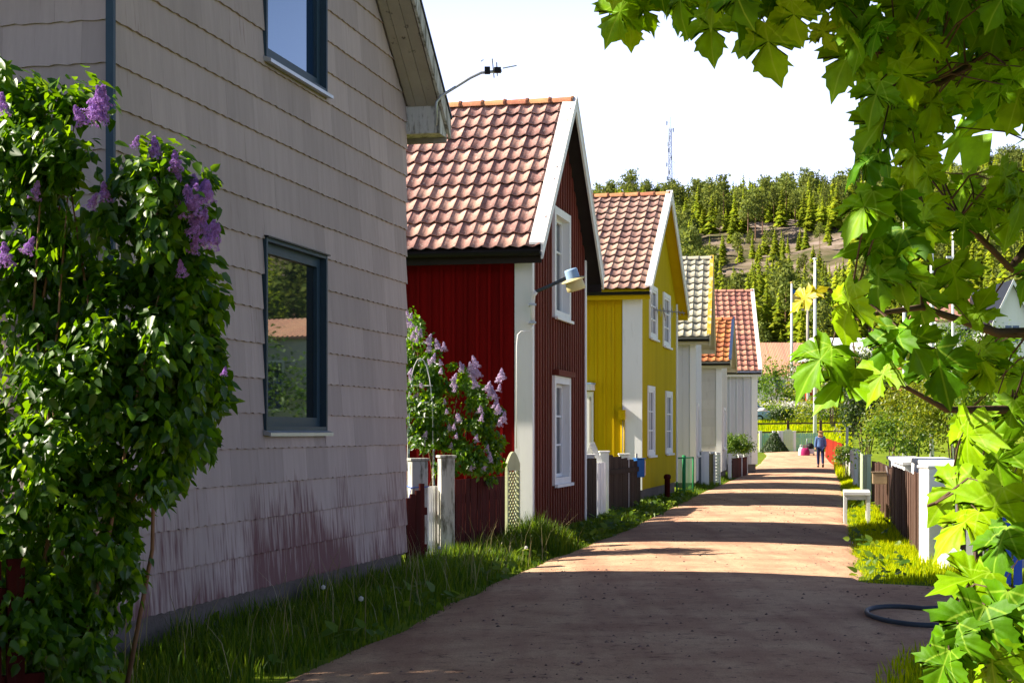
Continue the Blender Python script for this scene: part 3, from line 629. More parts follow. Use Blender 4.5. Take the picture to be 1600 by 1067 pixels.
# --- dark red house
Wr = 4.46
r_ops = [(1.72, 2.84, 0.93, 2.42), (1.72, 2.84, 3.57, 5.08)]
red, FF, FS, zt, top = house('red_house', 'dark red board house with white trim and old clay tile roof', WX(828, 24.5), 24.5, 0, TH, Wr, 7.0,
    4.36, 6.97, a=0.40, o=0.25, wall_m=M['red_board'], tile=M['tile_red'], tile_cols=20, openings=r_ops, zbase=0.12, cap_w=0.17, ridge_m=M['ridge'])
oc = [(q[0] - .13, q[1] + .13, q[2] - .13, q[3] + .13) for q in r_ops]
strips(red, FF, 'batten', M['red_batten'], 0.10, Wr - .10, 0.20, 0.10, 0.0, 0.042, 0.12, lambda A: zt(A) - .01, oc, jitter=.006)
strips(red, FS, 'board', M['red_board'], 0.24, 7.0, 0.185, None, 0.0, 0.022, 0.12, lambda A: top, [], jitter=.004)
strips(red, FS, 'batten', M['red_board'], 0.24 + .0925, 7.0 - .0925, 0.185, 0.04, 0.023, 0.045, 0.12, lambda A: top, [])
corner_board(red, FS, -.05, .22, .0, .05, .12, top, M['white']); corner_board(red, FF, -.0, .09, .001, .048, .12, top, M['white']); corner_board(red, FF, Wr - .10, Wr + .03, .001, .05, .12, top, M['white'])
for k, q in enumerate(r_ops):
    window(red, FF, q[0], q[1], q[2], q[3], 0.10, 0.12, M['white'], M['white'], M['glass'], 2, 3, proud=0.06, head=M['red_batten'] if k == 0 else None)

# --- yellow house
Yy = 36.5
ky = Yy / 42.0
Wy = 7.33 * ky
def ay(px): return Yy * (1385 - 1000) * (1 / (1385 - px) - 1 / 385.0) / math.cos(TH)
zy0 = 0.20
y_ops = []
for (p0, p1, t_, b_) in ((1011.5, 1020.5, 609, 706), (1040, 1048, 617, 703), (1015, 1024.5, 451, 522), (1036, 1045, 463, 535)):
    d = Yy * 385 / (1385 - p0); y_ops.append((ay(p0), ay(p1), WZ(b_, d) - zy0, WZ(t_, d) - zy0))
yellow, FF, FS, zt, top = house('yellow_house', 'bright yellow wooden house with white corner boards and clay tile roof', WX(1000, Yy), Yy, zy0, TH, Wy, 7.5,
    WZ(448, Yy - .5) - zy0, WZ(305, 39.9) - zy0, a=0.38, o=0.27, wall_m=M['yellow_wall'], tile=M['tile_yel'], tw=0.235, tl=0.30, tile_cols=20, openings=y_ops, zbase=0.18, cap_w=0.10,
    soffit=M['yellow'], barge=M['white'], ridge_m=M['ridge'])
strips(yellow, FS, 'board', M['yellow'], 0.40, 7.5, 0.19, None, 0.0, 0.02, 0.18, lambda A: top, [], jitter=.003)
strips(yellow, FS, 'batten', M['yellow'], 0.40 + .095, 7.5 - .095, 0.19, 0.045, 0.021, 0.045, 0.18, lambda A: top, [])
oc = [(q[0] - .11, q[1] + .11, q[2] - .11, q[3] + .11) for q in y_ops]
strips(yellow, FF, 'board', M['yellow_wall'], 0.12, Wy - .08, 0.24, None, 0.0, 0.015, 0.18, lambda A: zt(A) - .01, oc, gap=.008)
corner_board(yellow, FS, -.05, .38, .0, .055, .18, top, M['white']); corner_board(yellow, FF, .0, .12, .001, .05, .18, top, M['yellow_wall']); corner_board(yellow, FF, Wy - .08, Wy + .03, .001, .05, .18, top, M['white'])
for q in y_ops:
    window(yellow, FF, q[0], q[1], q[2], q[3], 0.015, 0.10, M['white'], M['white'], M['glass'], 2, 3, proud=0.04)

# --- white house with pale tiles
h4, FF, FS, zt, top = house('white_house', 'narrow white house with pale cream tile roof behind the yellow house', WX(1085, 47), 47, 0.10, math.atan(.150), 5.0, 7.0,
    WZ(524, 46.6) - .1, WZ(402, 49.4) - .1, a=0.35, o=0.42, wall_m=M['whiteboard'], tile=M['tile_cream'], tw=0.24, tl=0.31, tile_cols=10, zbase=0.12, cap_w=.06, barge=M['cream'], cap=M['lichen_board'], soffit=M['cream'], barge_h=.3, far=True,
    openings=[(1.6, 2.5, .95, 2.3)])
strips(h4, FS, 'board', M['whiteboard'], 0.14, 7.0, 0.2, None, 0.0, 0.018, 0.12, lambda A: top, [], jitter=.006)
strips(h4, FF, 'board', M['whiteboard'], 0.12, 5.0, 0.2, None, 0.0, 0.018, 0.12, lambda A: zt(A) - .01, [(1.5, 2.6, .85, 2.4)], jitter=.006)
corner_board(h4, FS, -.04, .13, 0, .04, .12, top, M['white'])
window(h4, FF, 1.6, 2.5, .95, 2.3, .07, .1, M['white'], M['white'], M['glass'], 2, 3)

# --- small off-white house with orange tiles
h5, FF, FS, zt, top = house('orange_roofed_house', 'small off-white clad house with bright orange tiles and navy barge board', WX(1126, 56), 56, 0.20, math.atan(.185), 3.6, 6.0,
    WZ(563, 55.7) - .2, WZ(497, 57.6) - .2, a=0.30, o=0.33, wall_m=M['offwhite'], tile=M['tile_orange'], tw=0.25, tl=0.30, tile_cols=10, zbase=0.12, cap_w=.05, barge=M['cream'], cap=M['navy_board'], soffit=M['cream'], barge_h=.28, far=True,
    openings=[(1.3, 2.2, .95, 2.2)])
zz = 0.12; k = 0
while zz < top - .1:                                      # wide horizontal cladding sheets
    for (y0, y1) in ((.16, 1.6), (1.604, 3.2), (3.204, 6.0)):
        b = MB(); b.hexa([FS(y0, 0, zz + .004), FS(y1, 0, zz + .004), FS(y1, .024, zz + .004), FS(y0, .024, zz + .004), FS(y0, 0, min(zz + .30, top)), FS(y1, 0, min(zz + .30, top)), FS(y1, .012, min(zz + .30, top)), FS(y0, .012, min(zz + .30, top))])
        b.build('cladding_board', M['offwhite'], h5)
    zz += .302
strips(h5, FF, 'board', M['offwhite'], 0.1, 3.6, 0.3, None, 0.0, 0.018, 0.12, lambda A: zt(A) - .01, [(1.2, 2.3, .85, 2.3)])
corner_board(h5, FS, -.04, .15, 0, .05, .12, top, M['white'])
window(h5, FF, 1.3, 2.2, .95, 2.2, .07, .1, M['white'], M['white'], M['glass'], 2, 2)

# --- last house in the row: pale board and batten, salmon tiles
h6, FF, FS, zt, top = house('pale_board_house', 'pale grey board and batten house with salmon tile roof, last in the row', WX(1182, 66), 66, 0.28, math.atan(.062), 7.0, 8.0,
    WZ(578, 65.6) - .28, WZ(454, 69.6) - .28, a=0.40, o=0.14, wall_m=M['grey_board'], tile=M['tile_pink'], tw=0.26, tl=0.33, tile_cols=10, zbase=0.1, cap_w=.10, barge=M['white'], soffit=M['white'], far=True)
strips(h6, FS, 'board', M['grey_board'], 0.2, 8.0, 0.28, None, 0.0, 0.018, 0.1, lambda A: top, [], jitter=.004)
strips(h6, FS, 'batten', M['grey_board'], 0.34, 7.86, 0.28, 0.07, 0.019, 0.05, 0.1, lambda A: top, [])
corner_board(h6, FS, -.04, .2, 0, .055, .1, top, M['white'])
# ------------------------------------------------------------------ fittings on the houses
M['cream_lamp'] = mat('cream_lamp_bowl', (0.52, 0.44, 0.22), 0.4, 0.1, 6, 0.02, 0.03)
M['blue_metal'] = mat('light_blue_enamel', (0.26, 0.38, 0.55), 0.3, 0.08, 6, 0.02, 0.0)
M['mail_blue'] = mat('blue_mailbox_paint', (0.02, 0.10, 0.30), 0.4, 0.1, 6, 0.02, 0.0)
M['mail_pink'] = mat('pale_pink_paper', (0.75, 0.55, 0.5), 0.6, 0.1, 6, 0.02, 0.0)
M['green_metal'] = mat('green_gate_paint', (0.02, 0.20, 0.07), 0.5, 0.15, 5, 0.05, 0.1)
M['mint'] = mat('mint_green_paint', (0.25, 0.50, 0.34), 0.6, 0.12, 3, 0.08, 0.1, 60, V3)
M['pale_green'] = mat('pale_green_paint', (0.50, 0.60, 0.42), 0.6, 0.1, 3, 0.06, 0.1, 60, V3)
M['lattice_green'] = mat('lattice_paint', (0.42, 0.44, 0.26), 0.7, 0.15, 4, 0.06, 0.1)
M['olive_board'] = mat('olive_board', (0.10, 0.09, 0.02), 0.7, 0.15, 4, 0.1, 0.1, 60, V3)
M['slate_board'] = mat('dark_slate_board', (0.06, 0.08, 0.10), 0.7, 0.15, 4, 0.1, 0.1, 60, V3)
M['bright_red'] = mat('bright_red_fence_paint', (0.27, 0.022, 0.008), 0.7, 0.15, 3, 0.15, 0.15, 60, V3)
M['blue_board'] = mat('cornflower_blue_paint', (0.07, 0.16, 0.62), 0.55, 0.1, 3, 0.1, 0.1, 60, V3)
M['pale_wood'] = mat('greyed_wood', (0.36, 0.33, 0.29), 0.8, 0.2, 4, 0.15, 0.2, 60, V3)
M['box_tan'] = mat('tan_sheet_metal', (0.24, 0.17, 0.10), 0.5, 0.15, 6, 0.02, 0.05)
M['rubber'] = mat('grey_rubber_hose', (0.05, 0.065, 0.085), 0.5, 0.1, 6, 0.02, 0.05)
M['steel'] = mat('dull_steel', (0.3, 0.31, 0.33), 0.45, 0.1, 8, 0.05, 0.0, metal=0.7)
M['red_far'] = mat('far_red_wall', (0.45, 0.05, 0.03), 0.8, 0.12, 1, 0.1, 0.05)
M['far_roof_pink'] = tile_mat('faded_pink_tile', (0.55, 0.30, 0.20), None, (0.6, 0.5, 0.4), 0.5, 0.1)
M['far_roof_white'] = mat('pale_metal_roof', (0.62, 0.64, 0.68), 0.45, 0.06, 1, 0.03, 0.02)
M['far_roof_brown'] = tile_mat('brown_pink_tile', (0.36, 0.19, 0.14), None, (0.4, 0.3, 0.25), 0.3, 0.1)
M['brick'] = mat('chimney_brick', (0.42, 0.14, 0.07), 0.85, 0.2, 4, 0.1, 0.1)
M['chrome'] = mat('mast_metal', (0.35, 0.38, 0.45), 0.5, 0.1, 1, 0.1, 0.0)

# street lamp on the red corner
Yl = 24.25
lamp = empty('wall_lamp', (WX(832, Yl), Yl, WZ(506, Yl)), 0, 'bent-arm wall lamp with blue cap and cream bowl on the red house corner', 'lamp')
def rel(px, py, Y, o): return Vector((WX(px, Y), Y, WZ(py, Y))) - o.location
b = MB(); pts = [rel(832, 507, Yl, lamp), rel(832, 472, Yl, lamp), rel(833, 462, Yl - .02, lamp), rel(838, 455, Yl - .05, lamp)]
b.tube(pts, 0.034, 10); b.build('bracket_pipe', M['white'], lamp, True)
b = MB(); b.tube([rel(837, 456, Yl - .045, lamp), rel(858, 447, Yl - .15, lamp), rel(886, 434, Yl - .3, lamp)], 0.026, 10); b.build('arm', M['rubber'], lamp, True)
for py in (476, 504):
    c = rel(832, py, Yl, lamp); b = MB(); b.box(c.x - .055, c.x + .055, c.y - .05, c.y + .16, c.z - .014, c.z + .014); b.build('clamp', M['grey_metal'], lamp)
hc = rel(897, 440, Yl - .33, lamp)
tm = Matrix.Translation(hc) @ Matrix.Rotation(R(-17), 4, 'Y') @ Matrix.Rotation(R(8), 4, 'X')
b = MB(); b.lathe([(0.0, .19), (.085, .185), (.095, .17), (.098, .05), (.1, .045)], 20, tm); b.build('lamp_cap', M['blue_metal'], lamp, True)
b = MB(); b.lathe([(.098, .052), (.175, .03), (.182, .018), (.178, .012), (.1, .03)], 24, tm); b.build('brim', M['cream_lamp'], lamp, True)
b = MB(); b.lathe([(.125, .02), (.135, -.06), (.138, -.12), (.128, -.13), (0, -.10)], 24, tm); b.build('bowl', M['cream_lamp'], lamp, True)
b = MB(); b.tube([rel(833, 508, Yl, lamp), rel(831, 513, Yl - .02, lamp), rel(826, 517, Yl - .03, lamp), rel(814, 518, Yl - .05, lamp), rel(809, 523, Yl - .05, lamp), rel(807.5, 540, Yl - .05, lamp), rel(807, 700, Yl - .05, lamp)], .009, 6); b.build('cable', M['white'], lamp, True)

# TV antenna on the grey gable
Ya = 18.2
ant = empty('tv_antenna', (WX(682, Ya), Ya, WZ(185, Ya)), 0, 'thin TV antenna on a bent pole at the grey gable eave', 'antenna')
b = MB(); b.tube([rel(681, 196, Ya, ant), rel(682, 160, Ya, ant), rel(690, 150, Ya, ant), rel(735, 122, Ya, ant), rel(752, 114, Ya, ant), rel(784, 111, Ya, ant)], .016, 8); b.build('pole', M['grey_metal'], ant, True)
b = MB(); b.box(*[v for v in (rel(757, 0, Ya, ant).x, rel(766, 0, Ya, ant).x)], -.03, .03, rel(0, 116, Ya, ant).z, rel(0, 105, Ya, ant).z); b.build('amplifier', M['black'], ant, bevel=.004)
b = MB(); b.box(rel(772, 0, Ya, ant).x, rel(783, 0, Ya, ant).x, -.04, .04, rel(0, 114, Ya, ant).z, rel(0, 106, Ya, ant).z); b.build('dipole_box', M['black'], ant, bevel=.004)
for (p0, p1) in (((769, 92), (772, 122)), ((776, 98), (777, 119)), ((786, 107), (807, 103)), ((752, 96), (755, 94))):
    b = MB(); b.tube([rel(*p0, Ya, ant), rel(*p1, Ya + .12, ant)], .007, 5); b.build('element', M['grey_metal'], ant)
b = MB(); b.tube([rel(771, 107, Ya - .3, ant), rel(773, 110, Ya + .5, ant)], .007, 5); b.build('boom', M['grey_metal'], ant)

# TV antenna on the yellow gable
Yb = 38.6
an2 = empty('tv_antenna', (WX(1036, Yb), Yb, WZ(488, Yb)), 0, 'spindly many-rod TV antenna on the yellow gable', 'antenna')
b = MB(); b.tube([rel(1020, 484, Yb, an2), rel(1070, 489, Yb + .4, an2)], .012, 5); b.build('boom', M['steel'], an2)
b = MB(); b.tube([rel(1036, 482, Yb + .1, an2), rel(1040, 500, Yb + 1.2, an2)], .014, 5); b.build('bracket', M['steel'], an2)
for k in range(9):
    px = 1021 + k * 5.8; h = 6 if k else 11
    b = MB(); c = rel(px, 484 + k * .6, Yb + k * .05, an2); b.tube([c + Vector((.0, -.22, -.08)), c + Vector((.0, .22, .08))], .006, 4); b.build('element', M['steel'], an2)
    if k in (2, 5): b = MB(); b.tube([c + Vector((0, 0, -.14)), c + Vector((0, 0, .14))], .006, 4); b.build('element', M['steel'], an2)

# meter box, conduits, door and awning on the yellow side wall; vent pipe at its foot
ly = lambda A, O, Z: Vector((-O, A, Z))
def ys_A(px):
    t = (px - 800) / F_PX; X0, Y0 = WX(1000, Yy), Yy; s_, c_ = math.sin(TH), math.cos(TH)
    return (X0 - t * Y0) / (c_ + t * s_)
def ybox(px0, px1, py0, py1, o0, o1, name, m, par=None):
    A0, A1 = sorted((ys_A(px0), ys_A(px1))); Y = Yy + .1
    return corner_board(par or yellow, ly, A0, A1, o0, o1, WZ(py1, Y) - zy0, WZ(py0, Y) - zy0, m, name)
mb_ = ybox(968, 978, 642, 656, .046, .19, 'meter_box', M['yellow'])
ybox(967.4, 978.6, 640.5, 642, .046, .21, 'meter_box_lid', M['yellow'], mb_)
for p in (972, 976):
    A = ys_A(p); b = MB(); b.tube([ly(A, .075, WZ(656, Yy) - zy0), ly(A, .075, .25)], .016, 6); b.build('conduit', M['yellow'], yellow, True)
dr = ybox(905, 928, 612, 770, .046, .10, 'door', M['white'])
ybox(922, 925, 620, 765, .101, .108, 'door_panel_strip', M['pale_wood'], dr)
aw = ybox(904, 930, 601, 610, .046, .55, 'awning', M['white']); ybox(903, 931, 598.5, 601, .046, .6, 'awning_cover', M['blue_metal'], aw)
vp = empty('vent_pipe', (WX(1036, 38.8) + .1, 38.8, .2), 0, 'rusty brown vent pipe standing against the yellow wall', 'pipe')
b = MB(); b.lathe([(.065, -.3), (.065, .36), (.085, .37), (.085, .44), (.05, .47), (0, .475)], 12); b.build('pipe_body', M['red_dark'], vp, True)

# ------------------------------------------------------------------ fences and gates
def P0(px, Y): return (WX(px, Y), Y)
def fence_dir(p0, p1):
    d = Vector((p1[0] - p0[0], p1[1] - p0[1], 0)); L = d.length; d.normalize(); return d, L, math.atan2(d.y, d.x)
def picket_fence(name, label, p0, p1, h, m, w=.09, gap=.012, t=.022, pointed=False, rails=(.3, .8), rail_m=None, skip=lambda u: False, jit=.01, cat='fence', rail_side=1, zoff=0.0, h1=None, group=None):
    d, L, rz = fence_dir(p0, p1)
    z = min(hz(*p0), hz(*p1)) + zoff
    root = empty(name, (p0[0], p0[1], z), rz, label, cat, group)
    n = int(L / (w + gap)); h1 = h1 or h
    shared = {}
    for k in range(n):
        u = k / max(1, n - 1)
        if skip(u): continue
        hh = round((h + (h1 - h) * u) * 25) / 25
        if hh not in shared:
            b = MB(); b.box(-w / 2, w / 2, -t / 2, t / 2, -.05, hh - (.05 if pointed else 0))
            if pointed: b.add([(-w / 2, -t / 2, hh - .05), (w / 2, -t / 2, hh - .05), (0, -t / 2, hh), (-w / 2, t / 2, hh - .05), (w / 2, t / 2, hh - .05), (0, t / 2, hh)], [(0, 1, 2), (5, 4, 3), (0, 2, 5, 3), (1, 4, 5, 2)])
            shared[hh] = b.mesh('board', m)
        link('board', shared[hh], root, Matrix.Translation(((k + .5) * (w + gap), jit * (rnd.random() - .5), jit * (rnd.random() - .5))) @ Matrix.Rotation((rnd.random() - .5) * .012, 4, 'Y'))
    for r in rails:
        b = MB(); b.box(0, L, (t / 2 + .006) * rail_side if rail_side > 0 else -t / 2 - .046, t / 2 + .046 if rail_side > 0 else -t / 2 - .006, h * r - .045, h * r + .045); b.build('rail', rail_m or m, root)
    return root
def post(name, label, x, y, h, w, m, cap=True, rz=0.0, cat='post', zoff=0.0, cap_m=None, group=None, base_m=None):
    root = empty(name, (x, y, hz(x, y) + zoff), rz, label, cat, group)
    b = MB(); b.box(-w / 2, w / 2, -w / 2, w / 2, -.1, h); b.build('shaft', m, root, bevel=.006)
    if cap: b = MB(); b.box(-w / 2 - .018, w / 2 + .018, -w / 2 - .018, w / 2 + .018, h + .002, h + .035); b.build('cap', cap_m or m, root, bevel=.005)
    return root
picket_fence('garden_fence', 'dark red board fence half hidden by the big lilac', P0(-30, 8.9), P0(72, 9.15), .95, M['red_dark'], w=.1, gap=.03)
# in front of the gap between the grey and the red house
post('gate_post', 'peeling white gate post tied with blue string beside the grey corner', WX(653, 20.2), 20.2, WZ(720, 20.2), .20, M['white_old'], rz=.3)
b = MB(); pc = Vector((WX(653, 20.2), 20.2, 0))
st = empty('blue_string', (pc.x, pc.y, .98), .3, 'blue string knotted round the peeling gate post', 'string')
b.tube([(-.108, -.108, 0), (.108, -.108, .012), (.108, .108, .02), (-.108, .108, .012), (-.108, -.108, 0)], .006, 5); b.build('loop', M['blue_board'], st)
b = MB(); b.tube([(-.108, -.11, 0), (-.14, -.12, -.12), (-.12, -.12, -.3)], .005, 5); b.build('loose_end', M['blue_board'], st)
picket_fence('low_fence', 'short dark red board fence leaning before the peeling gate post', (WX(634, 19.6), 19.6), (WX(669, 19.9), 19.95), .88, M['red_dark'], w=.085, gap=.004, h1=1.02)
post('gate_post', 'mossy white gate post with flat cap by the red fence', WX(697, 21.2), 21.2, WZ(714, 21.2) - .01, .18, M['white_old'], rz=.3)
picket_fence('picket_gate', 'small white picket gate between the two peeling posts', (WX(667, 20.9), 20.9), (WX(689, 21.6), 21.6), .98, M['white'], w=.085, gap=.03, pointed=False, cat='gate', rails=(.25, .62))
picket_fence('red_fence', 'dark red picket fence under the lilac by the red house', (WX(710, 21.3), 21.35), (WX(790, 23.3), 23.35), 1.03, M['red_dark'], w=.085, gap=.012)
# lattice screen with arched top
la0 = Vector((WX(791, 23.6), 23.6)); la1 = Vector((WX(811, 23.9), 23.95)); d, L, rz = fence_dir(la0, la1)
lt = empty('lattice_screen', (la0.x, la0.y, 0), rz, 'pale green lattice screen with arched top by the white corner', 'screen')
H = WZ(735, 23.8)
for x in (0.02, L - .02):
    b = MB(); b.box(x - .02, x + .02, -.02, .02, 0, H); b.build('stile', M['lattice_green'], lt)
b = MB(); n = 10; vs = []
for y in (-.018, .018):
    vs += [(0, y, H + .002), (L, y, H + .002)] + [(L - L * k / n, y, H + .10 + .17 * math.sin(math.pi * k / n)) for k in range(n + 1)]
k2 = n + 3; b.add(vs, [tuple(range(k2)), tuple(range(2 * k2 - 1, k2 - 1, -1))] + [(k, k2 + k, k2 + (k + 1) % k2, (k + 1) % k2) for k in range(k2)]); b.build('arched_top', M['lattice_green'], lt)
for s in (-1, 1):
    q = -1.0
    while q < 1.9:
        x0, z0, x1, z1 = .04, q, L - .04, q + (L - .08)
        if s < 0: z0, z1 = z1, z0
        cl = []
        ok = True
        p, r_ = Vector((x0, 0, z0)), Vector((x1, 0, z1))
        def cz(p, r_, zc):
            t = (zc - p.z) / (r_.z - p.z); return p + (r_ - p) * t
        lo, hi = .05, H - .01
        if max(p.z, r_.z) > lo and min(p.z, r_.z) < hi:
            if p.z < lo: p = cz(p, r_, lo)
            if r_.z < lo: r_ = cz(p, r_, lo)
            if p.z > hi: p = cz(p, r_, hi)
            if r_.z > hi: r_ = cz(p, r_, hi)
            if (p - r_).length > .03:
                b = MB(); off = Vector((0, .007 * s, 0)); b.bar(p + off, r_ + off, .02, .012, up=(0, 1, 0)); b.build('lath', M['lattice_green'], lt)
        q += .085
# white wire plant support among the lilacs
Yo = 22.1
ob = empty('plant_obelisk', (WX(657, Yo), Yo, 0.0), 0, 'white wire plant support arching out of the lilac', 'plant support')
zb, ztp = WZ(652, Yo), WZ(560, Yo)
for (ya, nm) in ((-.05, 0), (.28, 1)):
    b = MB(); pts = []
    for k in range(13):
        t = k / 12; ang = math.pi * t
        pts.append((-.17 * math.cos(ang), ya, 1.15 + (ztp - 1.15) * math.sin(ang) ** .55))
    b.tube([(-.17, ya, .0)] + pts + [(.17, ya, .0)], .006, 6); b.build('hoop', M['blue_metal'] if nm else M['white'], ob)
for z in (zb, zb + .42, zb + .2):
    b = MB(); b.tube([(-.165, -.05, z), (.165, -.05, z)], .007, 5); b.build('crossbar', M['white'], ob)
    b = MB(); b.tube([(-.165, -.05, z), (-.165, .28, z)], .007, 5); b.build('crossbar', M['white'], ob)

# gap between the red and the yellow house
picket_fence('black_gate', 'black tarred board gate beside the red house', (WX(914, 29.4), 29.4), (WX(931, 30.3), 30.3), 1.16, M['dark_wood'], w=.1, gap=.003, cat='gate')
post('gate_post', 'white gate post behind the black gate', WX(922, 30.6), 30.6, WZ(712, 30.6) - hz(1.4, 30.6), .15, M['white'])
post('gate_post', 'white gate post with diagonal brace beside the brown fence', WX(944, 31.6), 31.6, WZ(709, 31.6) - .03, .17, M['white'])
picket_fence('white_gate', 'narrow white boarded gate next to the black one', (WX(931, 30.7), 30.7), (WX(947, 31.4), 31.4), 1.02, M['white'], w=.09, gap=.006, cat='gate')
br = empty('gate_brace', (WX(932, 31), 31, 1.0), 0, 'white diagonal brace board above the white gate', 'brace')
b = MB(); b.bar(rel(925, 692, 31.3, br), rel(940, 729, 31.3, br), .10, .03, up=(0, 1, 0)); b.build('plank', M['white'], br)
b = MB(); b.bar(rel(926, 692, 31.35, br), rel(918, 716, 31.35, br), .10, .03, up=(0, 1, 0)); b.build('plank', M['white'], br)
picket_fence('brown_fence', 'weathered dark brown board fence running up to the yellow house', (WX(949, 31.9), 31.9), (WX(1001, 35.6), 35.6), 1.17, M['dark_wood'], w=.14, gap=.004, rails=(), h1=.98)
pf = bpy.data.objects['brown_fence']; d, L, rz = fence_dir((WX(949, 31.9), 31.9), (WX(1001, 35.6), 35.6))
b = MB(); b.box(0, L, -.05, -.013, .78, .88); b.build('rail', M['dark_wood'], pf)
post('fence_post', 'white topped fence post behind the brown fence', WX(975, 34.2), 34.2, WZ(709, 34.2) - .1, .2, M['white'])
mbx = empty('mailbox', (WX(999, 35.2), 35.2, .1), .35, 'blue mailbox with pale front hanging on the brown fence end', 'mailbox')
b = MB(); b.box(-.10, .08, -.10, .10, .60, .98); b.build('box_body', M['mail_blue'], mbx, bevel=.012)
b = MB(); b.box(.082, .10, -.095, .095, .64, .95); b.build('front_label', M['mail_pink'], mbx)
b = MB(); b.box(-.11, .11, -.115, .11, .982, 1.005); b.build('lid', M['mail_blue'], mbx)
b = MB(); b.box(-.09, -.05, -.02, .02, -.1, 1.1); b.build('stake', M['pale_wood'], mbx)
# green metal gate by the yellow house's far corner
gg = empty('green_gate', (WX(1057, 43.4), 43.4, hz(WX(1060, 43.4), 43.4)), math.atan2(1, .45), 'green metal gate between the yellow and the white house', 'gate')
gh = WZ(713, 43.6) - gg.location.z
for x, r_ in ((.02, .022), (.62, .05), (1.4, .022)):
    b = MB(); b.tube([(x, 0, -.1), (x, 0, gh + (.03 if r_ > .04 else -.02))], r_, 8); b.build('upright', M['green_metal'], gg, True)
for z in (.1, gh - .04):
    b = MB(); b.tube([(.02, 0, z), (1.4, 0, z)], .02, 6); b.build('crossbar', M['green_metal'], gg, True)
for k in range(12):
    b = MB(); b.tube([(.1 + k * .11, 0, .1), (.1 + k * .11, 0, gh - .04)], .006, 4); b.build('bar', M['green_metal'], gg)
# between the white and the orange-roofed house
def P(px, Y): return (WX(px, Y), Y)
picket_fence('slate_gate', 'dark slate grey gate panel beside the white house', P(1091, 49.6), P(1099, 50.6), 1.0, M['slate_board'], w=.1, gap=.003, cat='gate', zoff=.05)
post('gate_post', 'left white post of the small gate before the off-white house', *P(1095, 50.2), WZ(698, 50.2) - .2, .14, M['white'])
post('gate_post', 'broad white boarded post by the slate grey gate', *P(1103, 50.4), WZ(698, 50.4) - .18, .17, M['white'])
picket_fence('olive_gate', 'olive green board panel next to the slatted gate', P(1108, 51.6), P(1116, 52.6), .93, M['olive_board'], w=.1, gap=.003, cat='gate', zoff=.05)
post('gate_post', 'white capped post between the olive and slatted panels', *P(1113, 52.7), WZ(698, 52.7) - .2, .12, M['white'])
sg0, sg1 = P(1116, 52.2), P(1124.5, 52.6); d, L, rz = fence_dir(sg0, sg1)
sg = empty('slatted_gate', (*sg0, hz(*sg0)), rz, 'pale green gate of horizontal slats before the off-white house', 'gate')
for x in (.01, L - .01):
    b = MB(); b.box(x - .02, x + .02, -.03, .03, 0, .95); b.build('stile', M['white'], sg)
for k in range(9):
    b = MB(); b.box(.032, L - .032, -.015, .015, .06 + k * .1, .06 + k * .1 + .075, Matrix.Rotation(0, 4, 'X')); b.build('slat', M['pale_green'], sg)
post('gate_post', 'right white post of the slatted gate', *P(1122, 53.4), WZ(698, 53.4) - .2, .13, M['white'])
# before the pale board house
post('fence_post', 'white fence post at the near end of the maroon fence', *P(1140, 58.2), WZ(701, 58.2) - .2, .12, M['white'])
picket_fence('maroon_fence', 'maroon board fence with a bush spilling over it', P(1144, 59.0), P(1169, 63.5), WZ(706, 60) - .2, M['red_dark'], w=.12, gap=.004)
for i_, (px, Y) in enumerate(((1156.5, 61.5), (1165, 63.2))):
    post('fence_post', ('white capped post in the middle of the maroon fence', 'white capped post at the far end of the maroon fence')[i_], *P(px, Y), WZ(703, Y) - .2, .15, M['white'])

# ---- right-hand side
def skipf(u): return .475 < u < .545 or (.63 < u < .645)
bf0, bf1 = (5.12, 20.75), (8.14, 37.6)
picket_fence('long_brown_fence', 'long brown board fence with missing boards along the right verge', bf0, bf1, 1.07, M['brown_fence'], w=.135, gap=.005, skip=skipf, rails=(.2, .85), rail_side=-1, jit=.02, h1=.96)
# pale caps of the planting boxes behind it
d, L, rz = fence_dir(bf0, bf1); nrm = Vector((d.y, -d.x, 0))
for k in range(4):
    t0 = .0 + k * 4.2; c0 = Vector((*bf0, 0)) + d * t0 + nrm * (.24 + .10 * (k % 2))
    wt = ['white planter wall behind the near end of the brown fence', 'white planter wall, second from the near end of the brown fence', 'white planter wall behind the missing fence boards', 'white planter wall behind the far end of the brown fence'][k]
    r_ = empty('planter_wall', (c0.x, c0.y, 0), rz, wt, 'planter')
    hgt = 1.24 - k * .05 + (.03 if k % 2 else 0)
    b = MB(); b.box(0, 4.0, -.5, 0, -.1, hgt - .07); b.build('wall', M['white'], r_)
    b = MB(); b.box(-.06, 4.06, -.56, .05, hgt - .067, hgt); b.build('cap', M['white'], r_, bevel=.01)
post('gate_pillar', 'broad white pillar at the near end of the brown fence', 5.16, 20.35, 1.16, .27, M['white'], rz=.2)
bk = empty('concrete_block', (WX(1485, 19.55), 19.55, .03), .2, 'whitewashed concrete block in the grass by the white pillar', 'block')
b = MB(); b.box(-.11, .11, -.14, .14, -.05, .25); b.build('block_body', M['white'], bk, bevel=.03)
for k_, (px, Y, zt_) in enumerate(((1478, 19.9, .95), (1502, 19.7, 1.0), (1528, 19.8, 1.0))):
    post('brown_post', ['brown wooden post rising behind the concrete block', 'brown wooden post just right of the concrete block', 'third brown wooden post from the white pillar'][k_], WX(px, Y), Y, zt_, .09, M['brown_fence'], cap=False)
b0 = (4.98, 17.35); b1 = (7.4, 17.1)
picket_fence('blue_fence', 'cornflower blue board fence seen through the maple leaves', b0, b1, 1.12, M['blue_board'], w=.085, gap=.03, rails=(.25, .85), rail_m=M['white'], pointed=True)
post('grey_post', 'grey weathered post at the end of the blue fence', 4.93, 17.2, .62, .055, M['pale_wood'], cap=False)
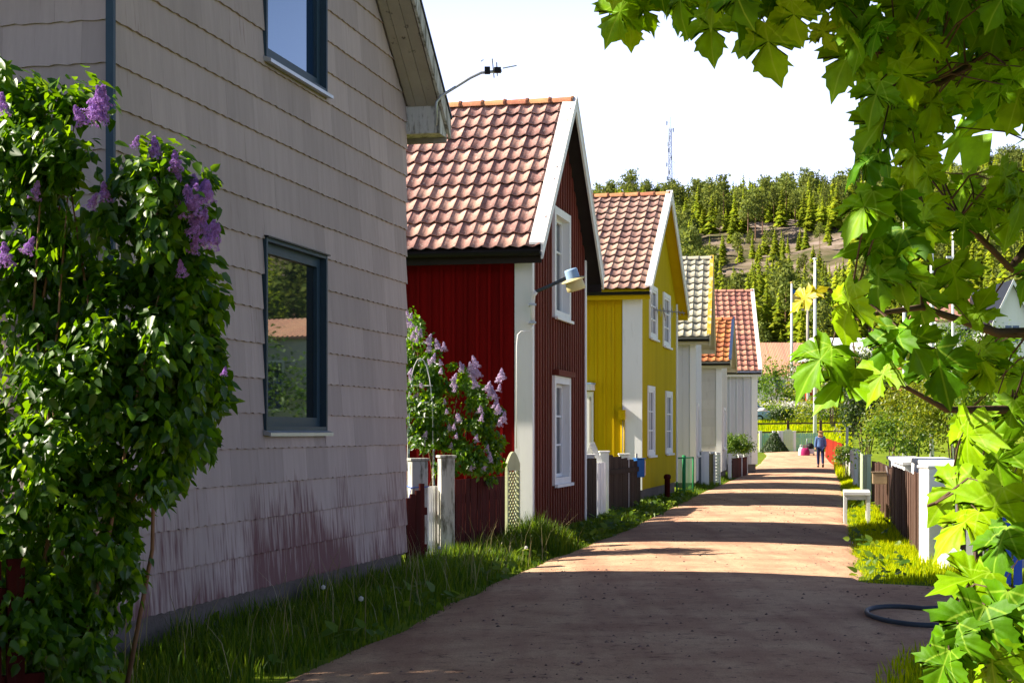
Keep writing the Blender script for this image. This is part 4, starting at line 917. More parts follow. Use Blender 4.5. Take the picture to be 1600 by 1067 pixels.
mb2 = empty('letter_box', (WX(1386, 30.0) - .02, 30.0, .82), rz - math.pi / 2, 'tan metal letter box on the brown fence', 'mailbox')
b = MB(); b.box(-.02, .24, -.14, .14, -.10, .10, Matrix.Rotation(math.pi, 4, 'Z')); b.build('box_body', M['box_tan'], mb2, bevel=.01)
b = MB(); b.box(-.26, .0, -.15, .15, .103, .118); b.build('lid', M['box_tan'], mb2)
b = MB(); b.bar((0.03, -.1, .05), (.0, -.1, .22), .03, .02); b.build('flag_arm', M['white'], mb2)
# bench
bn = empty('bench', (WX(1339, 29.5), 29.5, .03), -.19, 'plain white painted bench on the right verge', 'bench')
b = MB(); b.box(-.235, .235, -.02, 1.15, .50, .565); b.build('seat', M['white'], bn, bevel=.006)
for sx in (-1, 1):
    for yy in (.03, 1.08):
        b = MB(); b.box(sx * .20 - .03, sx * .20 + .03, yy - .03, yy + .03, -.05, .498); b.build('leg', M['white'], bn, bevel=.004)
b = MB(); b.box(-.168, .168, .015, .045, .42, .497); b.build('apron', M['white'], bn)
post('gate_post', 'tall pale green gate post behind the bench', *P(1357, 38.6), WZ(713, 38.6) - .02, .10, M['pale_green'])
picket_fence('pale_fence', 'pale green and white picket fence beyond the brown fence', (8.35, 39.2), (10.3, 49.5), 1.02, M['pale_green'], w=.12, gap=.03, rails=(.3, .85), rail_m=M['white'], rail_side=-1)
picket_fence('whitewashed_fence', 'greyish white board fence further along the right verge', (10.4, 50), (12.1, 59.5), 1.0, M['whiteboard'], w=.14, gap=.02, rails=(.3, .85), rail_side=-1)
post('gate_post', 'white gate post where pale green fence meets the whitewashed one', 10.3, 49.75, 1.1, .18, M['white'])
picket_fence('white_fence', 'bright white board fence before the red fence', (12.2, 60), (14.0, 70.5), 1.05, M['white'], w=.14, gap=.02, rails=(.3, .85), rail_side=-1)
post('grey_pole', 'slim grey metal pole by the white fence', *P(1323.5, 66), WZ(668, 66), .09, M['steel'], cap=False)
picket_fence('red_far_fence', 'bright red board fence at the far end of the street', (14.25, 71.5), (17.9, 95), 1.12, M['bright_red'], w=.16, gap=.004, rails=(.3, .85), rail_side=-1, h1=1.3)
for (pa, pb, z, Y) in (((1359, 1384), None, 704, 42),):
    pass
# garden hose lying in a loop
hs_ = empty('garden_hose', (WX(1420, 14.3), 14.3, .06), 0, 'grey garden hose lying in a loop on the dirt', 'hose')
pts = []
for k in range(34):
    t = R(-62) - R(248) * k / 33
    pts.append((.36 * math.cos(t) + .03, .74 * math.sin(t), .018))
pts += [(.55, .62, .02), (1.0, .7, .02), (1.8, .5, .02)]
b = MB(); b.tube(pts, .021, 8); b.build('tube', M['rubber'], hs_, True)
b = MB(); e = Vector(pts[0]); b.tube([e, e + Vector((.05, .01, .0))], .024, 8); b.build('coupling', M['steel'], hs_, True)

# ---- end of the street
YE = 104.5
def ze(px, Y): return hz(WX(px, Y), Y)
def P2(px, Y): return (WX(px, Y), Y)
picket_fence('mint_fence', 'mint green picket fence across the street end, left of its gate', P2(1187, YE), P2(1222, YE), 1.22, M['mint'], w=.1, gap=.015, pointed=False)
picket_fence('mint_fence', 'mint green picket fence across the street end, right of its gate', P2(1241, YE), P2(1289, YE), 1.22, M['mint'], w=.1, gap=.015)
gt0, gt1 = P2(1223, YE - .2), P2(1240, YE - .2); L = gt1[0] - gt0[0]
gt = empty('arched_gate', (gt0[0], gt0[1], hz(*gt0)), 0, 'pale green arched gate in the mint fence', 'gate')
for k in range(6):
    x = (k + .5) * L / 6; hh = 1.28 + .16 * math.sin(math.pi * (k + .5) / 6); b = MB(); b.box(x - L / 12 + .006, x + L / 12 - .006, -.015, .015, 0, hh); b.build('board', M['pale_green'], gt)
for k in range(8): b = MB(); b.box(0.02, L - .02, -.03, -.016, .12 + k * .15, .15 + k * .15); b.build('slat', M['pale_green'], gt)
for i_, px in enumerate((1188, 1209, 1217.5, 1222, 1241.5)):
    post('fence_post', ['white post at the house end of the mint fence', 'white post just left of the leafy cone tip', 'white post just right of the leafy cone tip', 'white post left of the arched gate', 'white post right of the arched gate'][i_], *P2(px, YE - .12), 1.3, .16, M['white'], cap=True)
# rail fence on the slope
rf = empty('rail_fence', (WX(1180, 116), 116, ze(1180, 116)), 0, 'brown post and rail fence across the meadow', 'fence')
for k in range(6):
    x = k * 2.35; y = 1.2 * k * .3; b = MB(); z = hz(rf.location.x + x, 116 + y) - rf.location.z; b.box(x - .08, x + .08, y - .08, y + .08, z - .2, z + 1.15); b.build('post', M['brown_fence'], rf)
    if k < 5:
        z2 = hz(rf.location.x + x + 2.35, 116 + y + .36) - rf.location.z
        for h_ in (.35, .95): b = MB(); b.bar((x + .08, y, z + h_), (x + 2.27, y + .36, z2 + h_), .05, .11); b.build('rail', M['brown_fence'], rf)
# flagpoles
def flagpole(label, px, Y, ytop, r_=.06, pennant=False):
    x = WX(px, Y); z = hz(x, Y); root = empty('flagpole', (x, Y, z), 0, label, 'flagpole', 'white flagpoles')
    h = WZ(ytop, Y) - z
    b = MB(); b.tube([(0, 0, -.3), (0, 0, h * .5), (0, 0, h)], [r_, r_ * .9, r_ * .6], 10); b.build('pole', M['white'], root, True)
    b = MB(); b.lathe([(0, .1), (r_ * 1.1, .06), (r_ * 1.2, 0), (r_ * .6, -.05)], 10, Matrix.Translation((0, 0, h))); b.build('finial', M['lichen_board'] if pennant else M['white'], root, True)
    if pennant:
        for nm, o_, m_ in (('pennant_blue', 0, M['mail_blue']), ('pennant_yellow', -.45, M['lichen_board'])):
            b = MB(); n = 8
            for k in range(n):
                x0, x1 = .07 + 1.3 * k / n, .07 + 1.3 * (k + 1) / n; f0, f1 = 1 - .6 * k / n, 1 - .6 * (k + 1) / n
                y0, y1 = .1 * math.sin(k * .9), .1 * math.sin((k + 1) * .9); dr = lambda q: -.75 * q
                zt0, zt1 = h - .4 + o_ * f0 + dr(x0), h - .4 + o_ * f1 + dr(x1)
                b.hexa([(x0, y0, zt0 - .42 * f0), (x1, y1, zt1 - .42 * f1), (x1, y1 + .01, zt1 - .42 * f1), (x0, y0 + .01, zt0 - .42 * f0), (x0, y0, zt0), (x1, y1, zt1), (x1, y1 + .01, zt1), (x0, y0 + .01, zt0)])
            b.build(nm, m_, root)
    return root
flagpole('white flagpole with a small blue and yellow pennant', 1237, 140, 442, .13, True)
flagpole('bare white flagpole just behind the mint fence', 1273.5, 106.5, 405, .13)
flagpole('white flagpole, leftmost of those among the maple leaves', 1413, 62, 322, .075)
flagpole('thickest white flagpole behind the maple leaves', 1456, 58, 275, .085)
flagpole('slim white flagpole with crosspiece, rightmost among the maple leaves', 1489, 80, 362, .075)
fp = [o for o in C.objects if o.get('label', '').startswith('slim white flagpole')][0]
b = MB(); zc = WZ(402, 80) - fp.location.z; b.bar((-.32, 0, zc), (.32, 0, zc), .08, .1); b.build('crosspiece', M['white'], fp)
up = empty('utility_pole', (WX(1262, 165), 165, ze(1262, 165)), 0, 'grey wooden utility pole above the pink roof', 'pole')
b = MB(); b.tube([(0, 0, -.3), (0, 0, WZ(478, 165) - up.location.z)], .14, 8); b.build('shaft', M['pale_wood'], up, True)
b = MB(); b.bar((-.6, 0, WZ(484, 165) - up.location.z), (.6, 0, WZ(484, 165) - up.location.z), .1, .12); b.build('crossarm', M['pale_wood'], up)
# far street lamp by the last house
fl = empty('street_lamp', (WX(1186.5, 80), 80, hz(WX(1186.5, 80), 80)), 0, 'small white street lamp sticking out past the last house', 'lamp')
zl = WZ(640, 80) - fl.location.z
b = MB(); b.tube([(-.25, 1, -.2), (-.25, 1, zl - .2), (-.15, .9, zl + .05), (.15, .8, zl + .1)], .035, 8); b.build('pole', M['grey_metal'], fl, True)
b = MB(); b.lathe([(0, .12), (.10, .1), (.26, -.03), (.24, -.05), (0, -.03)], 14, Matrix.Translation((.27, .8, zl))); b.build('lamp_shade', M['white'], fl, True)

# ---- far buildings
def far_house(name, label, px0, px1, Y, depth, eave_y, ridge_y, wall, roof_m, ridge_along_x=True, windows=0, zb=None, yaw=0.0, wcols=0):
    x0, x1 = WX(px0, Y), WX(px1, Y); z = zb if zb is not None else hz((x0 + x1) / 2, Y)
    root = empty(name, (x0, Y, z), yaw, label, 'house')
    w = x1 - x0; e = WZ(eave_y, Y) - z; r_ = WZ(ridge_y, Y) - z; ov = .35
    b = MB()
    if ridge_along_x:
        b.box(0, w, 0, depth, -1, e - .02)
        for x in (0, w - .2): b.add([(x, 0, e - .02), (x, depth, e - .02), (x, depth / 2, r_ - .1), (x + .2, 0, e - .02), (x + .2, depth, e - .02), (x + .2, depth / 2, r_ - .1)], [(0, 1, 2), (5, 4, 3), (0, 2, 5, 3), (1, 4, 5, 2)])
        b.build('wall', wall, root)
        rb = MB()
        for s in (0, 1):
            Yf = (lambda q: q) if not s else (lambda q: depth - q)
            sl = (r_ - e) / (depth / 2)
            rb.hexa([(-ov, Yf(-ov), e - ov * sl), (w + ov, Yf(-ov), e - ov * sl), (w + ov, Yf(depth / 2), r_), (-ov, Yf(depth / 2), r_), (-ov, Yf(-ov), e - ov * sl + .12), (w + ov, Yf(-ov), e - ov * sl + .12), (w + ov, Yf(depth / 2), r_ + .12), (-ov, Yf(depth / 2), r_ + .12)])
        rf_ = rb.build('roof', roof_m, root)
        if wcols:                                     # rows of tiles as raised rolls
            J = MB(); sl = (r_ - e) / (depth / 2)
            for k in range(wcols):
                x = (k + .5) * w / wcols; J.bar((x, -ov, e - ov * sl + .14), (x, depth / 2, r_ + .14), .10, .07)
            J.build('tile_rolls', roof_m, rf_, kind='stuff')
        wb = lambda u0, u1, z0, z1: (u0 * w, u1 * w, -.06, .02, z0 * e, z1 * e)
    else:
        b.box(0, w, 0, depth, -1, e - .02)
        for y in (0, depth - .2): b.add([(0, y, e - .02), (w, y, e - .02), (w / 2, y, r_ - .1), (0, y + .2, e - .02), (w, y + .2, e - .02), (w / 2, y + .2, r_ - .1)], [(0, 1, 2), (5, 4, 3), (0, 2, 5, 3), (1, 4, 5, 2)])
        b.build('wall', wall, root)
        rb = MB(); sl = (r_ - e) / (w / 2)
        for s in (0, 1):
            X = (lambda q: q) if not s else (lambda q: w - q)
            rb.hexa([(X(-ov), -ov, e - ov * sl), (X(w / 2), -ov, r_), (X(w / 2), depth + ov, r_), (X(-ov), depth + ov, e - ov * sl), (X(-ov), -ov, e - ov * sl + .12), (X(w / 2), -ov, r_ + .12), (X(w / 2), depth + ov, r_ + .12), (X(-ov), depth + ov, e - ov * sl + .12)])
        rb.build('roof', roof_m, root)
        for s in (0, 1):
            X = (lambda q: q) if not s else (lambda q: w - q)
            bb = MB(); bb.hexa([(X(-ov), -ov - .06, e - ov * sl - .2), (X(w / 2), -ov - .06, r_ - .2), (X(w / 2), -ov - .003, r_ - .2), (X(-ov), -ov - .003, e - ov * sl - .2), (X(-ov), -ov - .06, e - ov * sl + .14), (X(w / 2), -ov - .06, r_ + .14), (X(w / 2), -ov - .003, r_ + .14), (X(-ov), -ov - .003, e - ov * sl + .14)]); bb.build('barge_board', M['white'], root)
    for k in range(windows):
        c = (k + .5) / windows; wb2 = MB(); wb2.box(c * w - .6, c * w + .6, -.07, .0, e * .35, e * .8); f = wb2.build('window', M['white'], root)
        for s in (-1, 1):
            p = MB(); p.box(c * w + (s - 1) * .25 + .03, c * w + (s + 1) * .25 - .03, -.085, -.072, e * .35 + .12, e * .8 - .12); p.build('pane', M['glass_far'], f)
    for x in (0, w):
        cb = MB(); cb.box(x - .12, x + .12, -.08, .1, -1, e - .03); cb.build('corner_board', M['white'], root)
    return root
far_house('long_pink_roofed_house', 'long low white house under a faded pink tile roof at the street end', 1176, 1263, 152, 9, 583, 534, M['white'], M['far_roof_pink'], True, 3, wcols=34)
rh = far_house('red_gable_house', 'red wooden house with pale roof and white gable boards on the slope', 1263, 1312, 150, 7, 556, 524, M['red_far'], M['far_roof_white'], False, 1)
far_house('pale_roofed_annex', 'red annex under a broad pale metal roof, right of the red gable', 1312, 1362, 152, 8, 556, 526, M['red_far'], M['far_roof_white'], True, 1)
rb_ = far_house('brown_roofed_house', 'white house with brown-pink roof and seen between the maple leaves', 1465, 1556, 118, 8, 500, 458, M['white'], M['far_roof_brown'], True, 3, zb=7.0)
far_house('dark_gabled_house', 'white gabled house with dark roof at the right edge among the leaves', 1556, 1606, 112, 9, 492, 440, M['white'], M['black'], False, 1, zb=6.5)
ch = empty('chimney_house', (WX(1415, 130), 130, 6), 0, 'small house with brick chimney barely showing through the leaves', 'house')
b = MB(); b.box(0, 3, 0, 5, -2, WZ(522, 130) - 6); b.build('wall', M['brick'], ch)
b = MB(); b.box(-.2, 3.2, -.2, 5.2, WZ(522, 130) - 5.998, WZ(514, 130) - 6); b.build('roof', M['far_roof_pink'], ch)
b = MB(); b.box(.9, 1.7, 1, 1.8, WZ(522, 130) - 6, WZ(488, 130) - 6); b.build('chimney', M['brick'], ch)
# house across the gardens that the windows of the grey house mirror
far_house('garden_house', 'grey-brown house with pink tile roof mirrored in the grey house window', 1960, 2230, 72, 7, 506, 468, M['offwhite'], M['far_roof_pink'], True, 3, wcols=26)

# ---- car on the slope
M['car_paint'] = glass_mat('pale_blue_car_paint', (0.30, 0.42, 0.55), 1.5, 0.3)
Yc = 128; cx_ = WX(1204, Yc)
car = empty('parked_car', (cx_, Yc, hz(cx_ - 2, Yc)), 0, 'pale blue parked car half hidden by the last house', 'car')
def extr(pr, y0, y1): 
    b = MB(); n = len(pr); b.add([(x, y0, z) for x, z in pr] + [(x, y1, z) for x, z in pr], [tuple(range(n)), tuple(range(2 * n - 1, n - 1, -1))] + [(k, n + k, n + (k + 1) % n, (k + 1) % n) for k in range(n)]); return b
extr([(-4.3, .3), (-4.35, .75), (-4.2, .95), (-3.2, 1.02), (-.3, 1.0), (-.02, .9), (0, .55), (-.05, .3)], 0, 1.7).build('body', M['car_paint'], car, bevel=.05)
extr([(-3.3, 1.02), (-2.5, 1.5), (-1.0, 1.5), (-.35, 1.0)], .12, 1.58).build('cabin', M['car_paint'], car, bevel=.05)
extr([(-3.05, 1.06), (-2.45, 1.43), (-1.75, 1.43), (-1.75, 1.06)], .1, .118).build('side_window', M['glass_far'], car)
extr([(-1.68, 1.06), (-1.68, 1.43), (-1.05, 1.43), (-.6, 1.06)], .1, .118).build('side_window', M['glass_far'], car)
for x in (-3.5, -.85):
    for y in (.0, 1.5):
        w_ = empty('wheel', (x, y, .32), 0, parent=car); b = MB(); b.lathe([(.2, 0), (.32, 0), (.32, .2), (.2, .2)], 18, Matrix.Rotation(R(-90), 4, 'X')); b.build('tyre', M['black'], w_); b = MB(); b.lathe([(0, .0), (.2, .02), (.2, .18)], 14, Matrix.Rotation(R(-90), 4, 'X')); b.build('rim', M['steel'], w_)
b = MB(); b.box(-.1, .0, .1, .4, .6, .75); b.build('headlight', M['white'], car)
# ---- radio mast on the hilltop
Ym = 455; xm = WX(1047, Ym); zm = hz(xm, Ym)
mast = empty('radio_mast', (xm, Ym, zm), 0, 'tall lattice radio mast rising above the spruce ridge', 'mast')
hm = WZ(183, Ym) - zm; rb2 = .75
legs = [(rb2 * math.cos(t), rb2 * math.sin(t)) for t in (R(90), R(210), R(330))]
for (x, y) in legs:
    b = MB(); b.tube([(x, y, 0), (x * .55, y * .55, hm - 3)], .10, 6); b.build('leg', M['chrome'], mast)
b = MB(); nz = int(hm / 1.5)
for k in range(nz):
    z0, z1 = k * 1.5, (k + 1) * 1.5
    if z1 > hm - 3: break
    f0, f1 = 1 - .45 * z0 / hm, 1 - .45 * z1 / hm
    for i_ in range(3):
        p, q = legs[i_], legs[(i_ + 1) % 3]; 
        if k % 2: p, q = q, p
        b.tube([(p[0] * f0, p[1] * f0, z0), (q[0] * f1, q[1] * f1, z1)], .05, 4); b.tube([(p[0] * f0, p[1] * f0, z0), (q[0] * f0, q[1] * f0, z0)], .045, 4)
b.build('bracing', M['chrome'], mast)
b = MB(); b.tube([(0, 0, hm - 4), (0, 0, hm)], .09, 6); b.build('top_spike', M['chrome'], mast)
for k in range(9):
    z = hm - 1.5 - k * 1.9; a_ = rnd.random() * 6.28; b = MB(); x, y = .9 * math.cos(a_), .9 * math.sin(a_)
    b.box(x - .16, x + .16, y - .12, y + .12, z - .7, z + .4); b.bar((0, 0, z), (x, y, z), .06, .06); b.build('antenna_panel', M['chrome'], mast)
for k in range(3):
    z = hm * .55 - k * 3.2; b = MB(); b.lathe([(0, 0), (.35, .08), (.5, .25)], 12, Matrix.Translation((.95, -.1, z)) @ Matrix.Rotation(R(90), 4, 'Y')); b.bar((.3, 0, z), (.95, 0, z), .06, .06); b.build('dish', M['white'], mast)

# ------------------------------------------------------------------ person walking away
M['skin'] = mat('skin', (0.55, 0.33, 0.24), 0.6, 0.05, 4, 0.02, 0.0)
M['hair'] = mat('light_brown_hair', (0.30, 0.18, 0.09), 0.6, 0.2, 30, 0.02, 0.2, 120, (1, 1, .2))
M['jumper'] = mat('blue_jumper', (0.09, 0.16, 0.34), 0.9, 0.12, 6, 0.02, 0.3, 40)
M['jeans'] = mat('dark_blue_jeans', (0.018, 0.03, 0.085), 0.9, 0.15, 8, 0.02, 0.2, 60)
M['shoe'] = mat('dark_shoe', (0.02, 0.018, 0.018), 0.5, 0.1, 6, 0.02, 0.0)
def skin_mesh(name, verts, edges, radii, m, parent, root=0, sub=2):
    me = bpy.data.meshes.new(name); me.from_pydata(verts, edges, []); me.materials.append(m); me.update()
    o = link(name, me, parent)
    s = o.modifiers.new('skin', 'SKIN'); s.use_smooth_shade = True
    for i_, r_ in enumerate(radii):
        v = me.skin_vertices[0].data[i_]; v.radius = (r_, r_) if not isinstance(r_, tuple) else r_; v.use_root = (i_ == root)
    ss = o.modifiers.new('sub', 'SUBSURF'); ss.levels = sub; ss.render_levels = sub
    return o
def person(label, x, y, scale=1.0, rz=0.0):
    root = empty('person', (x, y, hz(x, y) + .05), rz, label, 'person')
    # facing +y, mid-stride: left foot forward
    V = [(0, 0, .95), (0, 0, 1.10), (0, .01, 1.28), (0, .0, 1.40), (0, .01, 1.48), (0, .025, 1.56), (0, .03, 1.63),
         (.17, 0, 1.36), (.215, -.03, 1.12), (.225, .06, .90), (.225, .09, .82), (-.17, 0, 1.36), (-.215, .02, 1.12), (-.225, .0, .88), (-.225, .02, .80),
         (.09, 0, .90), (.095, -.03, .50), (.095, -.20, .12), (.1, -.12, .05), (-.09, 0, .90), (-.095, .08, .49), (-.09, .10, .09), (-.095, .22, .03)]
    E = [(0, 1), (1, 2), (2, 3), (3, 4), (4, 5), (5, 6), (3, 7), (7, 8), (8, 9), (9, 10), (3, 11), (11, 12), (12, 13), (13, 14), (0, 15), (15, 16), (16, 17), (17, 18), (0, 19), (19, 20), (20, 21), (21, 22)]
    Rr = [(.15, .10), (.13, .09), (.16, .10), (.13, .08), .055, .085, .08, .055, .045, .036, .035, .055, .045, .036, .035, .085, .06, .042, .04, .085, .06, .042, .04]
    skin_mesh('body', V, E, Rr, M['skin'], root)
    jv = [(0, 0, .86), (0, 0, 1.0), (0, 0, 1.12), (0, .01, 1.28), (0, .0, 1.40), (.17, 0, 1.375), (.218, -.03, 1.12), (.228, .055, .92), (-.17, 0, 1.375), (-.218, .02, 1.12), (-.228, .0, .90)]
    skin_mesh('jumper', jv, [(0, 1), (1, 2), (2, 3), (3, 4), (4, 5), (5, 6), (6, 7), (4, 8), (8, 9), (9, 10)], [(.20, .14), (.19, .13), (.165, .12), (.185, .125), (.13, .09), .075, .068, .058, .075, .068, .058], M['jumper'], root)
    tv = [(0, 0, .92), (.095, 0, .86), (.097, -.03, .50), (.095, -.19, .13), (-.095, 0, .86), (-.097, .08, .49), (-.09, .10, .10)]
    skin_mesh('trousers', tv, [(0, 1), (1, 2), (2, 3), (0, 4), (4, 5), (5, 6)], [(.15, .12), .105, .078, .062, .105, .078, .062], M['jeans'], root)
    hv = [(0, -.02, 1.54), (0, -.03, 1.62), (0, .0, 1.68), (0, -.06, 1.45)]
    skin_mesh('hair', hv, [(0, 1), (1, 2), (0, 3)], [.11, .125, .10, .085], M['hair'], root)
    for (sx, yy, zz_, pt) in ((.1, -.16, .04, 40), (-.095, .15, .0, -8)):
        b = MB(); b.lathe([(0, -.02), (.05, -.02), (.055, .02), (.045, .07), (0, .075)], 12); 
        o = b.build('shoe', M['shoe'], root, True); o.scale = (.95, 2.3, 1); o.location = (sx, yy, zz_ + .02); o.rotation_euler = (R(-pt), 0, 0)
    root.scale = (scale,) * 3
    return root
person('person in blue jumper and dark jeans walking away down the road', WX(1282, 76), 76, .985, -.1)
# bags left by the fence
bg_ = (WX(1250, 97), 97.0)
M['magenta'] = mat('magenta_cloth', (0.28, 0.02, 0.10), 0.8, 0.15, 5, 0.05, 0.1)
M['white_bag'] = mat('white_plastic', (0.7, 0.68, 0.68), 0.4, 0.1, 5, 0.05, 0.1)
def blob(name, label, x, y, rx, ry, h, m, cat, handle=True, seed=0):
    root = empty(name, (x, y, hz(x, y)), 0, label, cat)
    b = MB(); n = 14; pr = [(0, 0), (.9, .0), (1, .15), (1.0, .5), (.85, .8), (.55, .97), (0, 1.0)]
    b.lathe(pr, n); b.v = [(v[0] * rx * (1 + .12 * mnoise.noise(Vector((v[0] * 2, v[1] * 2, v[2] * 2 + seed)))), v[1] * ry, v[2] * h * (1 + .1 * mnoise.noise(Vector((v[0] * 3, v[1] * 3, seed))))) for v in b.v]
    b.build('bag_body', m, root, True)
    if handle:
        b = MB(); b.tube([(-rx * .4, 0, h * .9), (-rx * .3, 0, h * 1.25), (rx * .3, 0, h * 1.25), (rx * .4, 0, h * .9)], .02, 6); b.build('handle', m, root, True)
    return root
blob('carrier_bag', 'white carrier bag on the ground before the mint gate', WX(1252, 97), 97.0, .17, .14, .52, M['white_bag'], 'bag', True, 1)
blob('holdall', 'magenta holdall beside the white carrier bag', WX(1258.5, 96.6), 96.6, .26, .2, .50, M['magenta'], 'bag', True, 4)
tr = empty('hand_cart', (WX(1266, 97.2), 97.2, hz(WX(1266, 97.2), 97.2)), 0, 'little handcart with dark bag and bent handle by the fence', 'cart')
b = MB(); b.box(-.22, .22, -.15, .15, .12, .42); b.build('crate', M['white_bag'], tr, bevel=.02)
b = MB(); b.lathe([(0, .42), (.2, .43), (.22, .6), (.12, .74), (0, .76)], 12); b.build('dark_bag', M['shoe'], tr, True)
b = MB(); b.tube([(-.16, .15, .3), (-.16, .2, 1.0), (.12, .2, 1.0), (.12, .15, .3)], .022, 6); b.build('handle', M['steel'], tr, True)
for sx in (-.2, .2): b = MB(); b.lathe([(0, -.03), (.11, -.03), (.11, .03), (0, .03)], 12, Matrix.Translation((sx, 0, .11)) @ Matrix.Rotation(R(90), 4, 'Y')); b.build('wheel', M['black'], tr)
# ------------------------------------------------------------------ vegetation
def frames(nrm, up_jit=1.0):
    """random orthonormal frames whose z is close to nrm (N,3)"""
    n = nrm / (np.linalg.norm(nrm, axis=1, keepdims=True) + 1e-9)
    r = rng.normal(size=n.shape); r -= n * np.sum(r * n, 1, keepdims=True); r /= np.linalg.norm(r, axis=1, keepdims=True) + 1e-9
    return np.cross(r, n), r, n       # x, y(long axis), z
def scatter(tv, tf, pos, X, Yv, Z, size):
    tv = np.asarray(tv, float); n = len(pos); k = len(tv)
    V = pos[:, None, :] + size[:, None, None] * (tv[None, :, 0:1] * X[:, None, :] + tv[None, :, 1:2] * Yv[:, None, :] + tv[None, :, 2:3] * Z[:, None, :])
    Fc = (np.asarray(tf)[None] + (np.arange(n) * k)[:, None, None]).reshape(-1, len(tf[0]))
    return V.reshape(-1, 3), Fc
LEAF_V = [(0, 0, 0), (.30, .18, .06), (.26, .55, .05), (0, 1, -.06), (-.26, .55, .05), (-.30, .18, .06), (0, .45, -.03)]
LEAF_F = [(0, 1, 6), (1, 2, 6), (2, 3, 6), (3, 4, 6), (4, 5, 6), (5, 0, 6)]
QUAD_V = [(0, 0, 0), (.28, .45, .04), (0, 1, -.05), (-.28, .45, .04)]
QUAD_F = [(0, 1, 2), (0, 2, 3)]
def cluster_points(n, c, rad, nclump=30, spread=.28, shell=.55, flat_bottom=True, seed=0):
    """leaf positions gathered in clumps through an ellipsoid, plus outward normals"""
    g = np.random.default_rng(seed)
    d = g.normal(size=(nclump, 3)); d /= np.linalg.norm(d, axis=1, keepdims=True)
    if flat_bottom: d[:, 2] = np.where(d[:, 2] < -.5, -d[:, 2], d[:, 2])
    rr = (shell + (1 - shell) * g.random((nclump, 1)))
    cc = d * rr
    sz = spread * (.6 + .8 * g.random(nclump))
    idx = g.integers(0, nclump, n)
    p = cc[idx] + g.normal(size=(n, 3)) * sz[idx][:, None] * .55
    return p * np.asarray(rad) + np.asarray(c), p
def bush(name, label, x, y, rad, n, leaf, m, cat='bush', z=None, seed=1, nclump=30, spread=.3, simple=False, zc=None, group=None, stems=6, parts=None, shell=.5):
    z = hz(x, y) if z is None else z
    root = empty(name, (x, y, z), 0, label, cat, group)
    c = (0, 0, zc if zc is not None else rad[2] * .95)
    p, q = cluster_points(n, c, rad, nclump, spread, shell, True, seed)
    keep = p[:, 2] > .05; p = p[keep]; q = q[keep]
    nn = q * .8 + rng.normal(size=q.shape) * .7 + np.array([0, 0, .5])
    X, Yv, Z = frames(nn); Yv = Yv + np.array([0, 0, -.35]); Yv /= np.linalg.norm(Yv, axis=1, keepdims=True)
    V, Fc = scatter(QUAD_V if simple else LEAF_V, QUAD_F if simple else LEAF_F, p, X, Yv, Z, leaf * (.7 + .6 * rng.random(len(p))))
    o = link('foliage', mesh_np('foliage', V, Fc, m), root); o['kind'] = 'stuff'
    b = MB(); g = random.Random(seed)
    for k in range(stems):
        a_ = g.random() * 6.28; e = Vector((rad[0] * .6 * math.cos(a_) * g.random(), rad[1] * .6 * math.sin(a_) * g.random(), c[2] + rad[2] * .45 * g.random()))
        mid = e * .5 + Vector((g.uniform(-.1, .1), g.uniform(-.1, .1), .1)) * rad[0]
        r0 = .012 + .02 * rad[2] / 2
        b.tube([(e.x * .15, e.y * .15, -.1), mid, e], [r0, r0 * .7, r0 * .3], 5)
    if stems: b.build('stems', M['bark'], root)
    return root
def panicle_mesh(name, m, seed, L=.15, W=.052, n=380):
    g = np.random.default_rng(seed); t = g.random(n) ** .8
    a = g.random(n) * 6.283; r = W * (1 - t * .85) * (.75 + .35 * g.random(n)) * (1 + .25 * np.sin(t * 18))
    p = np.stack([r * np.cos(a), r * np.sin(a), t * L], 1)
    nn = np.stack([np.cos(a), np.sin(a), .4 + 0 * a], 1) + g.normal(size=(n, 3)) * .3
    X, Yv, Z = frames(nn)
    tv = [(0, 0, -.15), (-.22, .35, .1), (0, .8, .12), (.22, .35, .1), (.35, -.22, .1), (.8, 0, .12), (.35, .22, .1), (-.22, -.35, .1), (0, -.8, .12), (.22, -.35, .1), (-.35, -.22, .1), (-.8, 0, .12), (-.35, .22, .1)]
    V, Fc = scatter(tv, [(0, 3, 2), (0, 2, 1), (0, 4, 5), (0, 5, 6), (0, 7, 8), (0, 8, 9), (0, 10, 11), (0, 11, 12)], p, X, Yv, Z, np.full(n, .0115) * (.8 + .5 * g.random(n)))
    return mesh_np(name, V, Fc, m)
leaf_me = mesh_np('leaf', LEAF_V, LEAF_F, M['lilac_leaf'])
def place(name, me, parent, p, yv, zv, s):
    y = Vector(yv).normalized(); z = Vector(zv); z = (z - y * z.dot(y)).normalized(); x = y.cross(z)
    mx = Matrix(((x.x * s, y.x * s, z.x * s, p[0]), (x.y * s, y.y * s, z.y * s, p[1]), (x.z * s, y.z * s, z.z * s, p[2]), (0, 0, 0, 1)))
    return link(name, me, parent, mx)
